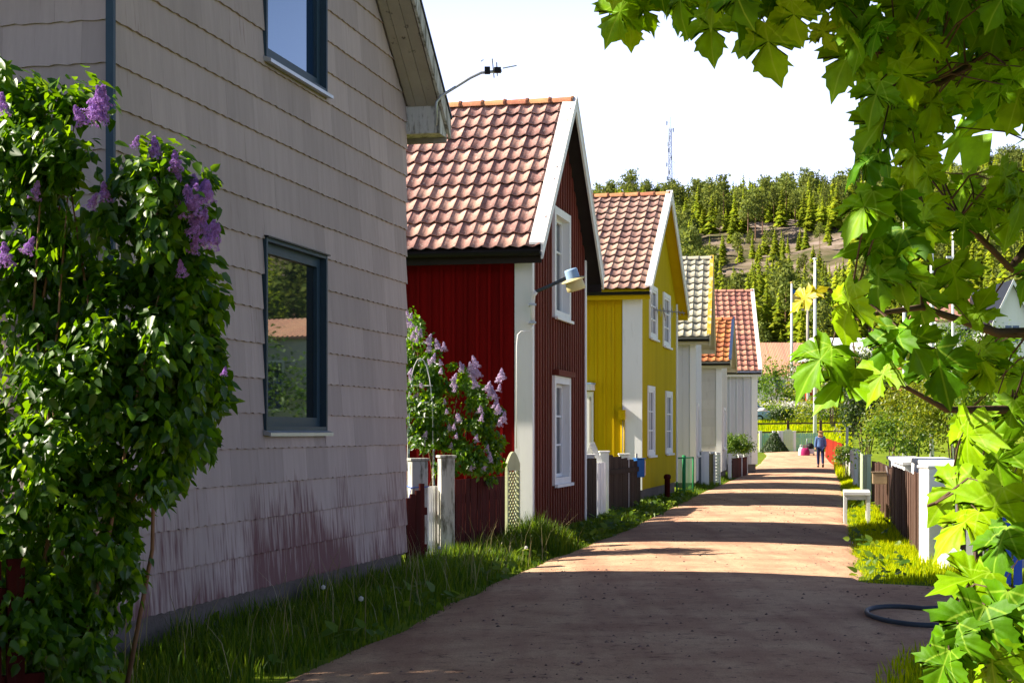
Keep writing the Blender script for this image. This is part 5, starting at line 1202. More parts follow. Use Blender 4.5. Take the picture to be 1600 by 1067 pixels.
def lilac(name, label, x, y, blobs, n, leaf, flowers, fm, seed, z=0.0, n_obj=240, cat='lilac bush', front=None):
    root = empty(name, (x, y, z), 0, label, cat)
    tot = sum(b_[3] for b_ in blobs); PS, QS = [], []
    for i_, (c, rad, nc, wgt) in enumerate(blobs):
        p, q = cluster_points(int(n * wgt / tot), c, rad, nc, .30, .45, False, seed + i_); PS.append(p); QS.append(q)
    p = np.concatenate(PS); q = np.concatenate(QS); keep = p[:, 2] > .1; p, q = p[keep], q[keep]
    nn = q * .7 + rng.normal(size=q.shape) * .55 + np.array([-.3, -.15, .75]); X, Yv, Z = frames(nn)
    Yv = Yv * .8 + q * .35 + np.array([0, 0, -.75]); Yv /= np.linalg.norm(Yv, axis=1, keepdims=True)
    # the outermost leaves towards the street and the light become single leaf objects
    sc_ = q @ np.array([.25, -.75, .6]) + .15 * rng.random(len(q)); order = np.argsort(-sc_)
    ob = order[:n_obj * 2:2]; mask = np.ones(len(p), bool); mask[ob] = False
    s = leaf * (.65 + .6 * rng.random(len(p)))
    for k in ob: place('leaf', leaf_me, root, p[k], Yv[k], Z[k], float(s[k]))
    Zf = Z[mask]; Xf = np.cross(Yv[mask], Zf)
    V, Fc = scatter(LEAF_V, LEAF_F, p[mask], Xf, Yv[mask], Zf, s[mask])
    o = link('foliage', mesh_np('foliage', V, Fc, M['lilac_leaf']), root); o['kind'] = 'stuff'
    pm = [panicle_mesh('flower_cluster', fm, seed + k) for k in range(3)]
    for k, (fx, fy, fz, fs) in enumerate(flowers):
        for j in range(2 if fs > 1.05 else 1):
            d = Vector((rnd.uniform(-.5, .5), rnd.uniform(-.5, .3), 1.0)); mx = Matrix.Translation((fx + rnd.uniform(-.03, .03) * j, fy, fz - .03 * j)) @ d.to_track_quat('Z', 'Y').to_matrix().to_4x4() @ Matrix.Scale(fs * (.78 if fm is M['lilac_flower'] else 1.15) * rnd.uniform(.85, 1.15), 4)
            link('flower_cluster', pm[(k + j) % 3], root, mx)
    b = MB(); g = random.Random(seed)
    for k in range(9):
        c, rad, _, _ = blobs[g.randrange(min(7, len(blobs)))]
        e = Vector(c) + Vector((g.uniform(-.6, .6) * rad[0], g.uniform(-.6, .6) * rad[1], g.uniform(-.4, .5) * rad[2])); s0 = Vector((g.uniform(-.3, .3), g.uniform(-.3, .3), -.1)); 
        m1 = s0.lerp(e, .35) + Vector((g.uniform(-.12, .12), g.uniform(-.12, .12), .12)); m2 = s0.lerp(e, .7) + Vector((g.uniform(-.1, .1), g.uniform(-.1, .1), .05))
        b.tube([s0, m1, m2, e], [.018, .013, .009, .004], 6)
    b.build('stem', M['pine_bark'], root, True)
    return root
# --- big lilac in the left foreground
Yl0 = 9.2
def rl(px, py, Y, o): return (WX(px, Y) - o[0], Y - o[1], WZ(py, Y) - o[2])
oL = (WX(90, 9.6), 9.6, 0.0)
blobs = []
for (px, py, Y, rx, rz_, nc, w) in ((60, 230, 9.3, .42, .34, 14, 3.2), (150, 300, 9.2, .42, .36, 14, 3.2), (240, 330, 9.2, .30, .34, 12, 2.2), (270, 460, 9.3, .26, .40, 12, 2.2), (285, 570, 9.4, .22, .38, 10, 1.7),
                                    (120, 440, 9.5, .50, .45, 14, 3.5), (30, 400, 9.6, .5, .5, 12, 2.5), (140, 600, 9.7, .55, .5, 14, 3.0), (250, 690, 9.5, .18, .28, 8, .8), (60, 680, 9.6, .42, .5, 12, 2.2), (110, 850, 9.5, .36, .5, 12, 1.8), (20, 860, 9.4, .3, .5, 10, 1.2), (170, 900, 9.4, .12, .3, 6, .4), (20, 150, 9.4, .16, .22, 7, .6), (300, 300, 9.2, .12, .2, 5, .5), (330, 560, 9.5, .08, .3, 5, .35), (290, 650, 9.4, .2, .3, 8, 1.2), (225, 745, 9.4, .17, .2, 7, .7), (200, 520, 9.3, .35, .35, 10, 2), (60, 960, 9.3, .3, .35, 9, 1.6), (130, 980, 9.35, .22, .32, 9, 1.4), (150, 800, 9.35, .25, .35, 9, 1.6), (15, 1000, 9.3, .25, .3, 8, 1.2), (100, 740, 9.2, .3, .35, 9, 1.6), (200, 620, 9.4, .3, .35, 10, 1.6), (312, 520, 9.4, .15, .3, 8, 1.0), (298, 625, 9.4, .18, .3, 8, 1.2), (255, 735, 9.4, .15, .2, 7, .8), (190, 830, 9.4, .12, .25, 7, .7), (120, 620, 9.2, .35, .4, 10, 2)):
    c = rl(px, py, Y, oL); blobs.append((c, (rx, .40, rz_), nc, w))
fl_ = []
for (px, py, s) in ((145, 172, 1.5), (165, 160, 1.2), (130, 185, 1.0), (245, 240, 1.0), (275, 255, .9), (255, 300, 1.4), (240, 310, 1.2), (268, 290, 1.2), (165, 305, .9), (140, 315, .8), (305, 300, 1.1), (325, 305, 1.0), (310, 350, 1.3), (328, 368, 1.2), (300, 385, .9), (52, 300, .8), (10, 405, 1.0), (40, 385, .9), (5, 168, 1.0), (210, 220, .6), (195, 258, .6), (285, 420, .7), (300, 320, 1.3), (350, 575, .5)):
    fl_.append((*rl(px, py + 12, 8.85 + rnd.random() * .15, oL), s))
lilac('lilac_bush', 'large lilac bush with purple flowers in the left foreground', oL[0], oL[1], blobs, 30000, .080, fl_, M['lilac_flower'], 31)
# --- lilac between the grey and the red house
oM = (WX(690, 22.6), 22.6, 0.0); blobs = []
for (px, py, Y, rx, rz_, nc, w) in ((650, 560, 22.5, .35, .42, 12, 2), (690, 640, 22.3, .50, .42, 16, 3), (745, 640, 22.5, .32, .38, 12, 2), (700, 710, 22.2, .55, .32, 14, 2.4), (640, 660, 22.4, .4, .6, 12, 2), (760, 710, 22.6, .22, .28, 9, 1), (640, 520, 22.6, .22, .3, 8, .8), (770, 660, 22.5, .2, .3, 9, 1.2), (765, 725, 22.4, .28, .25, 9, 1.2), (715, 590, 22.6, .25, .2, 8, .8), (670, 590, 22.5, .3, .3, 10, 1.4)):
    blobs.append((rl(px, py, Y, oM), (rx, .45, rz_), nc, w))
fl_ = []
for (px, py, s) in ((636, 490, 1), (640, 505, 1), (645, 525, 1), (655, 520, .9), (668, 532, 1.2), (685, 540, 1.2), (675, 560, 1), (690, 565, .9), (735, 575, 1.3), (745, 570, 1.4), (742, 585, 1.2), (708, 590, 1), (712, 600, .9), (745, 600, 1.1), (760, 605, 1.2), (768, 612, 1.2), (778, 592, 1.3), (785, 585, 1.2), (720, 575, .9), (750, 640, 1), (780, 640, 1.3), (785, 655, 1.2), (775, 630, 1.1), (715, 655, 1), (705, 668, 1), (712, 680, .8), (745, 685, .9), (760, 700, 1), (765, 712, .9), (663, 678, .9), (695, 625, .7), (660, 600, .6), (740, 725, .7), (755, 728, .7), (640, 580, .8), (650, 615, .6)):
    fl_.append((*rl(px + rnd.uniform(-9, 9), py + rnd.uniform(0, 22), 21.8 + rnd.random() * .3, oM), s * .55))
    fl_.append((*rl(px, py + 6, 21.85 + rnd.random() * .25, oM), s * .68))
lilac('lilac_bush', 'lilac bush with pale mauve flowers before the red wall', oM[0], oM[1], blobs, 8500, .07, fl_, M['lilac_pale'], 57)

# --- maple in the foreground right
def maple_outline():
    h = [(.05, -.03), (.12, -.10), (.25, -.16), (.30, -.11), (.46, -.13), (.37, -.03), (.40, .02), (.20, .10), (.33, .10), (.44, .09), (.46, .17), (.60, .20), (.57, .27), (.74, .40), (.59, .385), (.55, .50), (.46, .445), (.40, .52), (.33, .42), (.14, .40), (.20, .52), (.33, .58), (.28, .65), (.36, .75), (.24, .74), (.20, .84), (.10, .89)]
    return [(0, 0)] + h + [(0, 1.08)] + [(-x, y) for x, y in reversed(h)]
def maple_mesh(name, m, seed, curl=1.0):
    g = random.Random(seed); out = [(x * (1 + g.uniform(-.05, .05)), y + g.uniform(-.015, .015)) for x, y in maple_outline()]
    n = len(out); fold = g.uniform(.05, .22) * curl; droop = g.uniform(.15, .7) * curl; tw = g.uniform(-.5, .5)
    zf = lambda x, y: .035 * math.sin(13 * math.hypot(x, y) + seed * 2) * (abs(x) + .2) + fold * abs(x) - droop * (x * x + max(0, y - .2) ** 2) + tw * x * y + .03 * math.sin(9 * x + seed) 
    vs = [(x, y, zf(x, y)) for x, y in out]
    inner = [(0, .30, zf(0, .30) - .02)] + [(x * .5, .30 + (y - .30) * .5, zf(x * .5, .30 + (y - .3) * .5) + (.015 if k % 4 else -.015)) for k, (x, y) in enumerate(out)]
    b = MB(); b.add(vs + inner, [])
    c = n; fs = []
    for k in range(n):
        k2 = (k + 1) % n; fs.append((k, k2, n + 1 + k2, n + 1 + k)); fs.append((n + 1 + k, n + 1 + k2, c))
    b.f = fs; b.m = [0] * len(fs)
    me = b.mesh(name, m, True)
    pb = MB()
    return me
maples = [maple_mesh('leaf', M['maple'], k) for k in range(7)]
maple_y = maple_mesh('leaf', M['maple_yellow'], 3, .8)
mt = empty('maple_tree', (3.1, 3.4, 0), 0, 'maple with backlit jagged leaves overhanging the right foreground', 'tree')
mo = Vector((3.1, 3.4, 0))
def mp3(px, py, Y): return Vector((WX(px, Y), Y, WZ(py, Y))) - mo
limbs = [
    [(3.1, 3.4, 2.2), mp3(1700, -150, 3.5) + mo, mp3(1500, -60, 3.5) + mo, mp3(1300, -45, 3.4) + mo, mp3(1100, -25, 3.3) + mo, mp3(940, -25, 3.2) + mo],
    [(3.1, 3.4, 2.0), mp3(1760, 120, 3.5) + mo, mp3(1585, 60, 3.4) + mo, mp3(1470, 130, 3.3) + mo, mp3(1390, 150, 3.2) + mo],
    [(3.1, 3.4, 1.9), mp3(1720, 230, 3.6) + mo, mp3(1580, 420, 3.5) + mo, mp3(1500, 340, 3.4) + mo, mp3(1400, 330, 3.3) + mo],
    [(3.1, 3.4, 1.7), mp3(1700, 520, 3.5) + mo, mp3(1560, 520, 3.4) + mo, mp3(1440, 480, 3.2) + mo, mp3(1300, 500, 3.0) + mo],
    [(3.1, 3.4, 1.5), mp3(1720, 700, 3.4) + mo, mp3(1580, 640, 3.3) + mo, mp3(1480, 640, 3.2) + mo, mp3(1370, 580, 3.1) + mo],
    [(3.1, 3.4, 1.3), mp3(1720, 860, 3.3) + mo, mp3(1590, 780, 3.2) + mo, mp3(1510, 770, 3.1) + mo, mp3(1450, 790, 3.0) + mo],
    [(3.1, 3.4, 1.0), mp3(1720, 1080, 3.1) + mo, mp3(1600, 960, 3.0) + mo, mp3(1530, 940, 2.9) + mo, mp3(1460, 960, 2.8) + mo],
]
b = MB(); b.tube([(0, 0, -.1), (.03, .02, 1.0), (0, 0, 2.2), (.05, 0, 3.6), (-.1, 0, 5.5), (0, .1, 7)], [.16, .13, .12, .10, .06, .02], 12); b.build('trunk', M['bark'], mt, True)
LP = []
for lb in limbs:
    pts = [Vector(p) - mo for p in lb]; r0 = .022; 
    b = MB(); b.tube(pts, [r0, r0 * .7, r0 * .45, r0 * .28, r0 * .13][:len(pts)] + [r0 * .1] * (len(pts) - 5), 7); b.build('branch', M['bark'], mt, True)
    for p, q in zip(pts[1:], pts[2:]):
        for k in range(6): LP.append(p.lerp(q, k / 6))
SUNV = Vector(sun_dir)
twigs = MB()
def mleaf(px, py, Y, size, ang=None, face=None, me=None):
    """ang: direction (deg) the tip points in the picture plane (0 right, -90 down)"""
    c = mp3(px, py, Y)
    ang = rnd.uniform(-140, -40) if ang is None else ang
    tip = Vector((math.cos(R(ang)), rnd.uniform(-.35, .35), math.sin(R(ang))))
    nrm = Vector(face) if face else Vector((rnd.uniform(-.8, .3), rnd.uniform(-1.0, .2), rnd.uniform(.2, 1.0)))
    base = c - tip.normalized() * size * .4
    place('leaf', me or maples[rnd.randrange(7)], mt, base, tip, nrm, size)
    near = min(LP, key=lambda q: (q - base).length)
    mid = near.lerp(base, .5) + Vector((0, 0, .03))
    if (near - base).length < .45: twigs.tube([near, mid, base], [.0026, .0019, .0012], 4, False)
    else:
        e = base + (near - base).normalized() * .12 + Vector((0, 0, .03)); twigs.tube([e, base], [.0016, .0012], 4, False)
# leaves the photograph lets one pick out (centre px, depth, size, tip angle)
for (px, py, Y, s, a_) in (
    (965, 25, 3.1, .125, -120), (1010, 20, 3.1, .10, -60), (985, 42, 3.15, .10, -90), (1110, 50, 3.2, .14, -95), (1150, 25, 3.1, .13, -70), (1200, 75, 3.2, .17, -80), (1240, 30, 3.1, .12, -80), (1060, 5, 3.1, .12, -100), (1175, 20, 3.2, .14, -100),
    (1290, 55, 3.2, .09, -60), (1320, 95, 3.2, .16, -120), (1345, 60, 3.1, .15, -90), (1370, 200, 3.1, .15, -130), (1365, 175, 3.2, .12, -150), (1400, 120, 3.2, .17, -100),
    (1345, 255, 3.0, .12, -150), (1385, 235, 3.1, .14, -110), (1345, 330, 2.9, .15, -125), (1385, 325, 2.9, .14, -130), (1350, 385, 3.0, .12, -170), (1400, 395, 3.0, .16, -110), (1440, 350, 3.1, .14, -100), (1370, 440, 3.0, .12, -105),
    (1320, 480, 2.8, .15, -110), (1405, 435, 3.0, .14, -80), (1275, 565, 2.8, .14, -135), (1345, 470, 3.0, .10, -40), (1390, 540, 2.9, .13, -110), (1430, 545, 2.9, .13, -60), (1310, 600, 2.8, .14, -140), (1375, 590, 2.9, .12, -120), (1470, 580, 3.1, .16, -80), (1435, 470, 3.2, .13, -90), (1495, 440, 3.2, .14, -70),
    (1530, 480, 3.2, .12, 60), (1480, 690, 3.0, .17, -100), (1530, 730, 3.1, .18, -80), (1455, 770, 3.0, .16, -140), (1520, 800, 2.9, .17, -110), (1470, 820, 2.9, .15, -150), 
    (1530, 855, 2.8, .14, -120), (1480, 905, 2.8, .15, -165), (1490, 985, 2.7, .17, -120), (1455, 1010, 2.7, .14, -110), (1540, 970, 2.7, .17, -100), (1590, 960, 2.8, .16, -60), (1440, 1045, 2.7, .12, -110), (1520, 1045, 2.7, .16, -90), (1580, 1045, 2.7, .17, -80)):
    lit = py > 280
    if py > 640: px += 30
    mleaf(px, py, Y, s * .72, a_, (rnd.uniform(-.7, -.2), rnd.uniform(-.9, -.3), rnd.uniform(.45, .9)) if lit else None)
mleaf(1253, 470, 2.8, .05, -138, (-.85, -.5, .45), maple_y); mleaf(1277, 455, 2.8, .034, 25, (-.2, -.6, .8), maple_y)
def fill(n, x0, x1, y0, y1, Ya_, Yb_, inside):
    k = 0; t = 0
    while k < n and t < n * 30:
        t += 1
        px, py = rnd.uniform(x0, x1), rnd.uniform(y0, y1)
        if not inside(px, py) or (1475 < px < 1610 and 165 < py < 275): continue
        mleaf(px, py, rnd.uniform(Ya_, Yb_), rnd.uniform(.062, .1)); k += 1
fill(44, 930, 1330, -60, 18, 3.0, 3.7, lambda x, y: True)
fill(96, 1290, 1640, -60, 215, 3.0, 3.8, lambda x, y: x > 1290 + .55 * max(0, y - 20))
fill(44, 1420, 1640, 160, 360, 3.1, 3.9, lambda x, y: x > 1380 + .25 * max(0, y - 160) and not (1500 < x < 1570 and 200 < y < 260))
fill(9, 1500, 1640, 400, 600, 3.2, 3.8, lambda x, y: x > 1575 or y > 540)
fill(14, 1490, 1640, 560, 735, 3.2, 3.9, lambda x, y: x > 1490 and not (1440 < x < 1600 and 735 < y < 760))
fill(4, 1600, 1650, 740, 900, 3.0, 3.6, lambda x, y: True)
fill(20, 1490, 1650, 930, 1110, 2.8, 3.4, lambda x, y: x > 1480 + max(0, 990 - y) * .8)
twigs.build('twigs', M['bark'], mt, kind='stuff')
# crown above and beside the frame: it shades the upper leaves
def crown(n):
    P_, k = [], 0
    while len(P_) < n:
        x, y, z = rng.uniform(-2.6, 4.8), rng.uniform(-4.5, 6.5), rng.uniform(1.9, 7.0)
        deep = 3.9 < y < 6.5 and x / y > .232 and (z - 1.65) / y > .175 + .9 * max(0, .262 - x / y) and rng.random() < .8
        if y > 0 and z < 1.65 + (690 / F_PX) * y + .18 and not deep: continue
        if y <= 0 and z < 2.0: continue
        if z < 1.93 + .79 * (.72 - x) and x < 1.6: continue       # below this line the low sun comes in under the crown
        if ((x - 1.6) / 3.6) ** 2 + ((y - 1.0) / 5.5) ** 2 + ((z - 4.4) / 2.7) ** 2 > 1: continue
        P_.append((x, y, z))
    return np.array(P_)
p = crown(21000)
low = np.stack([rng.uniform(-2.6, 3.6, 6500), rng.uniform(-3.6, -1.5, 6500), rng.uniform(.8, 3.4, 6500)], 1); p = np.concatenate([p, low])      # unseen leaves added behind the viewer to block horizon light
nn = rng.normal(size=p.shape) * .6 + np.array([-.4, -.1, .9]); X, Yv, Z = frames(nn)
me0 = maples[0]; tv = np.zeros(len(me0.vertices) * 3); me0.vertices.foreach_get('co', tv); tv = tv.reshape(-1, 3)
ol = maple_outline(); oi = [0, 5, 8, 14, 20, 24, 28, 32, 36, 42, 48, 51]
cv = [(0, .3, 0)] + [(*ol[i_], -.1) for i_ in oi]; cf = [(0, k + 1, (k + 1) % len(oi) + 1) for k in range(len(oi))]
V, Fc = scatter(cv, cf, p - np.array(mo), X, Yv, Z, .15 + .05 * rng.random(len(p)))
o = link('crown', mesh_np('crown', V, Fc, M['maple']), mt); o['kind'] = 'stuff'

# --- grass
def grass(name, label, pts, hts, m, w=.006, lean=.35):
    n = len(pts); a = rng.random(n) * 6.283; d = np.stack([np.cos(a), np.sin(a), 0 * a], 1); side = np.stack([-np.sin(a), np.cos(a), 0 * a], 1)
    h = hts[:, None]; ln = (lean * (.3 + rng.random(n)))[:, None]; ww = (w * (.7 + .6 * rng.random(n)) * (1 + hts * 1.2))[:, None]
    b0 = pts - side * ww; b1 = pts + side * ww; mid = pts + d * h * ln * .35 + np.array([0, 0, 1.0]) * h * .55; tip = pts + d * h * ln + np.array([0, 0, 1.0]) * h * (1 - .25 * ln)
    V = np.stack([b0, b1, mid + side * ww * .75, mid - side * ww * .75, tip], 1).reshape(-1, 3)
    i_ = np.arange(n)[:, None] * 5
    Fc = np.concatenate([i_ + np.array([0, 1, 2]), i_ + np.array([0, 2, 3]), i_ + np.array([3, 2, 4])])
    o = link(name, mesh_np(name, V, Fc, m)); tag(o, label, 'grass', kind='stuff'); return o
def rough(x, y, s=.7): return .5 + .5 * mnoise.noise(Vector((x * s, y * s, 7)))
PT, HT = [], []
def add_blade(x, y, h):
    PT.append((x, y, hz(x, y) - .02)); HT.append(h)
hx0, hy0 = WX(172, 11.42), 11.42; sn, cs = math.sin(TH), math.cos(TH)
def wall_x(y):         # rough line of house fronts
    if y < 19: return hx0 + (y - hy0) * math.tan(TH) + .05
    if y < 24: return -.9 + (y - 20.5) * .33
    if y < 30: return WX(828, 24.5) + (y - 24.5) * .225
    if y < 36.5: return 1.35 + (y - 29.4) * .23
    return WX(1000, 36.5) + (y - 36.5) * .215 - max(0, y - 44) * .02
for _ in range(26000):                                     # near left verge: long shaded grass
    y = rng.uniform(8.0, 24.5); x0, x1 = wall_x(y), interp(LEFT, y) + .03
    if y < 11.4: x0 = -3.9
    x = rng.uniform(x0, x1); t = (x - x0) / max(.1, x1 - x0)
    edge = sstep((x1 - x) / .5)
    if rng.random() > .25 + .75 * edge: continue
    add_blade(x, y, (.06 + .30 * edge * (1 - .5 * t) * (.35 + .9 * rough(x, y, 1.3))) * rng.uniform(.6, 1.25))
for _ in range(3600):                                      # bright tuft at the red corner
    a_ = rng.random() * 6.28; r_ = math.sqrt(rng.random()); x, y = WX(835, 23.4) + r_ * .55 * math.cos(a_), 23.5 + r_ * 1.4 * math.sin(a_)
    add_blade(x, y, rng.uniform(.25, .62) * (1.1 - .6 * r_))
for _ in range(22000):
    y = rng.uniform(24, 75) if rng.random() < .8 else rng.uniform(24, 36); x0, x1 = wall_x(y), interp(LEFT, y) + .1
    x = rng.uniform(x0, x1); edge = sstep((x1 - x) / .6)
    if rng.random() > .2 + .8 * edge: continue
    add_blade(x, y, (.05 + .22 * edge * rough(x, y, .6)) * rng.uniform(.6, 1.3))
grass('verge_grass', 'unmown green grass along the house fronts on the left', np.array(PT), np.array(HT), M['shade_grass'], .0055); PT, HT = [], []
for _ in range(280):
    y = rng.uniform(9.5, 24); x0, x1 = wall_x(y), interp(LEFT, y) - .1
    if y < 11.4: x0 = -3.5
    x = rng.uniform(x0, x1); add_blade(x, y, rng.uniform(.3, .75))
grass('dry_stems', 'straw coloured grass stems standing in the left verge', np.array(PT), np.array(HT), M['grass_dry'], .0022, .5); PT, HT = [], []
for _ in range(30000):                                     # right verge
    y = rng.uniform(17.3, 60) if rng.random() < .75 else rng.uniform(17.3, 24); x0 = interp(RIGHT, y) - .06; x1 = x0 + 1.9 if y < 40 else x0 + 1.2
    x1 = min(x1, 5.12 + (y - 20.75) * .179 + (.0 if y > 20.7 else 2.0)); 
    if x1 <= x0: continue
    x = rng.uniform(x0, x1); edge = sstep((x - x0) / .45)
    if rng.random() > .15 + .85 * edge: continue
    add_blade(x, y, (.035 + .13 * edge * rough(x, y, .9)) * rng.uniform(.6, 1.5))
for _ in range(5000):
    y = rng.uniform(9.6, 13.6); x0 = interp(RIGHT, y); x = rng.uniform(x0 - .05, x0 + 1.6); add_blade(x, y, rng.uniform(.04, .16))
for _ in range(3000):
    y = rng.uniform(58, 98); x0 = interp(RIGHT, y); x = rng.uniform(x0 - .05, x0 + .8); add_blade(x, y, rng.uniform(.15, .5))
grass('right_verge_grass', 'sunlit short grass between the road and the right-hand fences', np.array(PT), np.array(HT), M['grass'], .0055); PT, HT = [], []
for _ in range(14000):
    y = rng.uniform(105.5, 150); x = rng.uniform(WX(1175, y), WX(1330, y)); PT.append((x, y, hz(x, y))); HT.append(rng.uniform(.12, .5))
grass('meadow_grass', 'tall bright meadow grass on the slope beyond the mint fence', np.array(PT), np.array(HT), M['grass'], .02); PT, HT = [], []
wp = []
while len(wp) < 1500:                                      # broad-leaved weeds among the grass
    y = rng.uniform(9, 40); x0, x1 = (wall_x(y) if y > 11.4 else -3.5), interp(LEFT, y) - .02
    if rng.random() < .25: x0, x1 = interp(RIGHT, y), interp(RIGHT, y) + 1.2
    if y < 17.5 and x0 > 0: continue
    x = rng.uniform(x0, x1)
    if rough(x, y, 1.1) < .5: continue
    for k in range(3):
        wp.append((x + rng.uniform(-.08, .08), y + rng.uniform(-.08, .08), hz(x, y) + rng.uniform(.02, .16)))
wp = np.array(wp); X, Yv, Z = frames(rng.normal(size=wp.shape) * .5 + np.array([0, -.3, 1.0])); V, Fc = scatter(LEAF_V, LEAF_F, wp, X, Yv, Z, .06 + .09 * rng.random(len(wp)))
o = link('broadleaf_weeds', mesh_np('broadleaf_weeds', V, Fc, M['bush'])); tag(o, 'low broad-leaved weeds mixed into the verge grass', 'weeds', kind='stuff')
# dandelion clocks and flowers in the verge
dm = MB(); dm.lathe([(.003, 0), (.003, .22)], 5); dm.cm = 1
for k in range(10):
    pass
bmx = bmesh.new(); bmesh.ops.create_icosphere(bmx, subdivisions=1, radius=.024)
vs = [tuple(v.co + Vector((0, 0, .23))) for v in bmx.verts]; fs = [tuple(v.index for v in f.verts) for f in bmx.faces]; bmx.free()
dm.add(vs, fs); dmesh = dm.mesh('dandelion', [M['grass'], M['white_flower']])
dl = ['dandelion clock nearest the road in the dark verge grass', 'dandelion clock in the grass under the red picket fence', 'dandelion clock low by the grey wall', 'dandelion clock by the shaded road edge']
for (px, py, Y), l_ in zip(((564, 958, 13.6), (686, 861, 19.6), (505, 930, 14.6), (822, 890, 19.6)), dl):
    x = WX(px, Y); o = link('dandelion', dmesh, None, Matrix.Translation((x, Y, hz(x, Y) + .06))); tag(o, l_, 'flower', 'dandelions')
# loose stones on the road
PTs = []
g = MB(); ico = [(0, 0, .6), (.9, 0, 0), (.1, .8, 0), (-.8, .1, 0), (0, -.9, .0), (0, 0, -.3)]; icf = [(0, 1, 2), (0, 2, 3), (0, 3, 4), (0, 4, 1), (5, 2, 1), (5, 3, 2), (5, 4, 3), (5, 1, 4)]
pp = []
while len(pp) < 6000:
    y = 9.5 + 40 * rng.random() ** 1.8; l, r = interp(LEFT, y), interp(RIGHT, y); u = rng.random()
    if rng.random() < .5: u = u ** 3 if rng.random() < .6 else 1 - u ** 3
    x = l + (r - l) * u; e = 4 * u * (1 - u); pp.append((x, y, base_z(y) + .055 * e ** .6 + .004))
pp = np.array(pp); X, Yv, Z = frames(np.tile([0, 0, 1.0], (len(pp), 1))); V, Fc = scatter(ico, icf, pp, X, Yv, Z, .004 + .022 * rng.random(len(pp)) ** 5)
o = link('gravel', mesh_np('gravel', V, Fc, M['stone'])); tag(o, 'loose pebbles scattered over the dirt road', 'gravel', kind='stuff')

# --- bushes
bush('round_bush', 'small bright green bush spilling over the maroon fence', WX(1151, 62), 62.6, (.75, .6, .5), 5200, .08, M['bush'], seed=3, zc=WZ(699, 62.6) - hz(WX(1151, 62), 62.6), simple=True, stems=0, shell=.2)
# leaf cone added in place of a triangular gable shadow on the mint fence
xc = WX(1213, 102.5); cb_ = empty('shadow_cone', (xc, 103.2, hz(xc, 103.2)), 0, 'dark leafy cone standing in for a triangular shadow on the mint fence', 'bush')
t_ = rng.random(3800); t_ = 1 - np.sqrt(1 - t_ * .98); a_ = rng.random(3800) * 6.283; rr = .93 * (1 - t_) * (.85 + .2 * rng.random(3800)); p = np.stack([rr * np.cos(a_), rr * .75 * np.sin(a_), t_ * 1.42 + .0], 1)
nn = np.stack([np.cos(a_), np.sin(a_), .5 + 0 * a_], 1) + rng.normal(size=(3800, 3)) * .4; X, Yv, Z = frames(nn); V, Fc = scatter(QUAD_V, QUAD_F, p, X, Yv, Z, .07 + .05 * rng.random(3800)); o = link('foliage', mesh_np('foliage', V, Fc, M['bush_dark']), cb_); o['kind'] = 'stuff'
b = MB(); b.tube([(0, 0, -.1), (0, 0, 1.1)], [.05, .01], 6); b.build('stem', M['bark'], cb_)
for k_, (hx_, hy_) in enumerate(((-5.2, 8.2), (-5.6, 10.2), (-5.0, 6.4))):  # hedges out of view, added to shade the lilac foot and verge
    bush('shade_hedge', ['unseen hedge added left of the big lilac for shade', 'unseen hedge added beside the grey house for shade', 'unseen hedge added nearest the camera on the left for shade'][k_], hx_, hy_, (.8, 1.7, 1.7), 13000, .13, M['bush_dark'], 'hedge', seed=70 + k_, nclump=40, spread=.45, zc=1.5, shell=.1, simple=True)
bush('garden_or_shade_tree', 'unseen tree added left of the frame to shade the road', -7.3, 11.4, (1.9, 1.25, 2.7), 20000, .2, M['bush_dark'], 'tree', seed=81, nclump=90, spread=.5, zc=7.0, shell=.1, simple=True, stems=9)  # crown out of view, added and placed to shade the near road
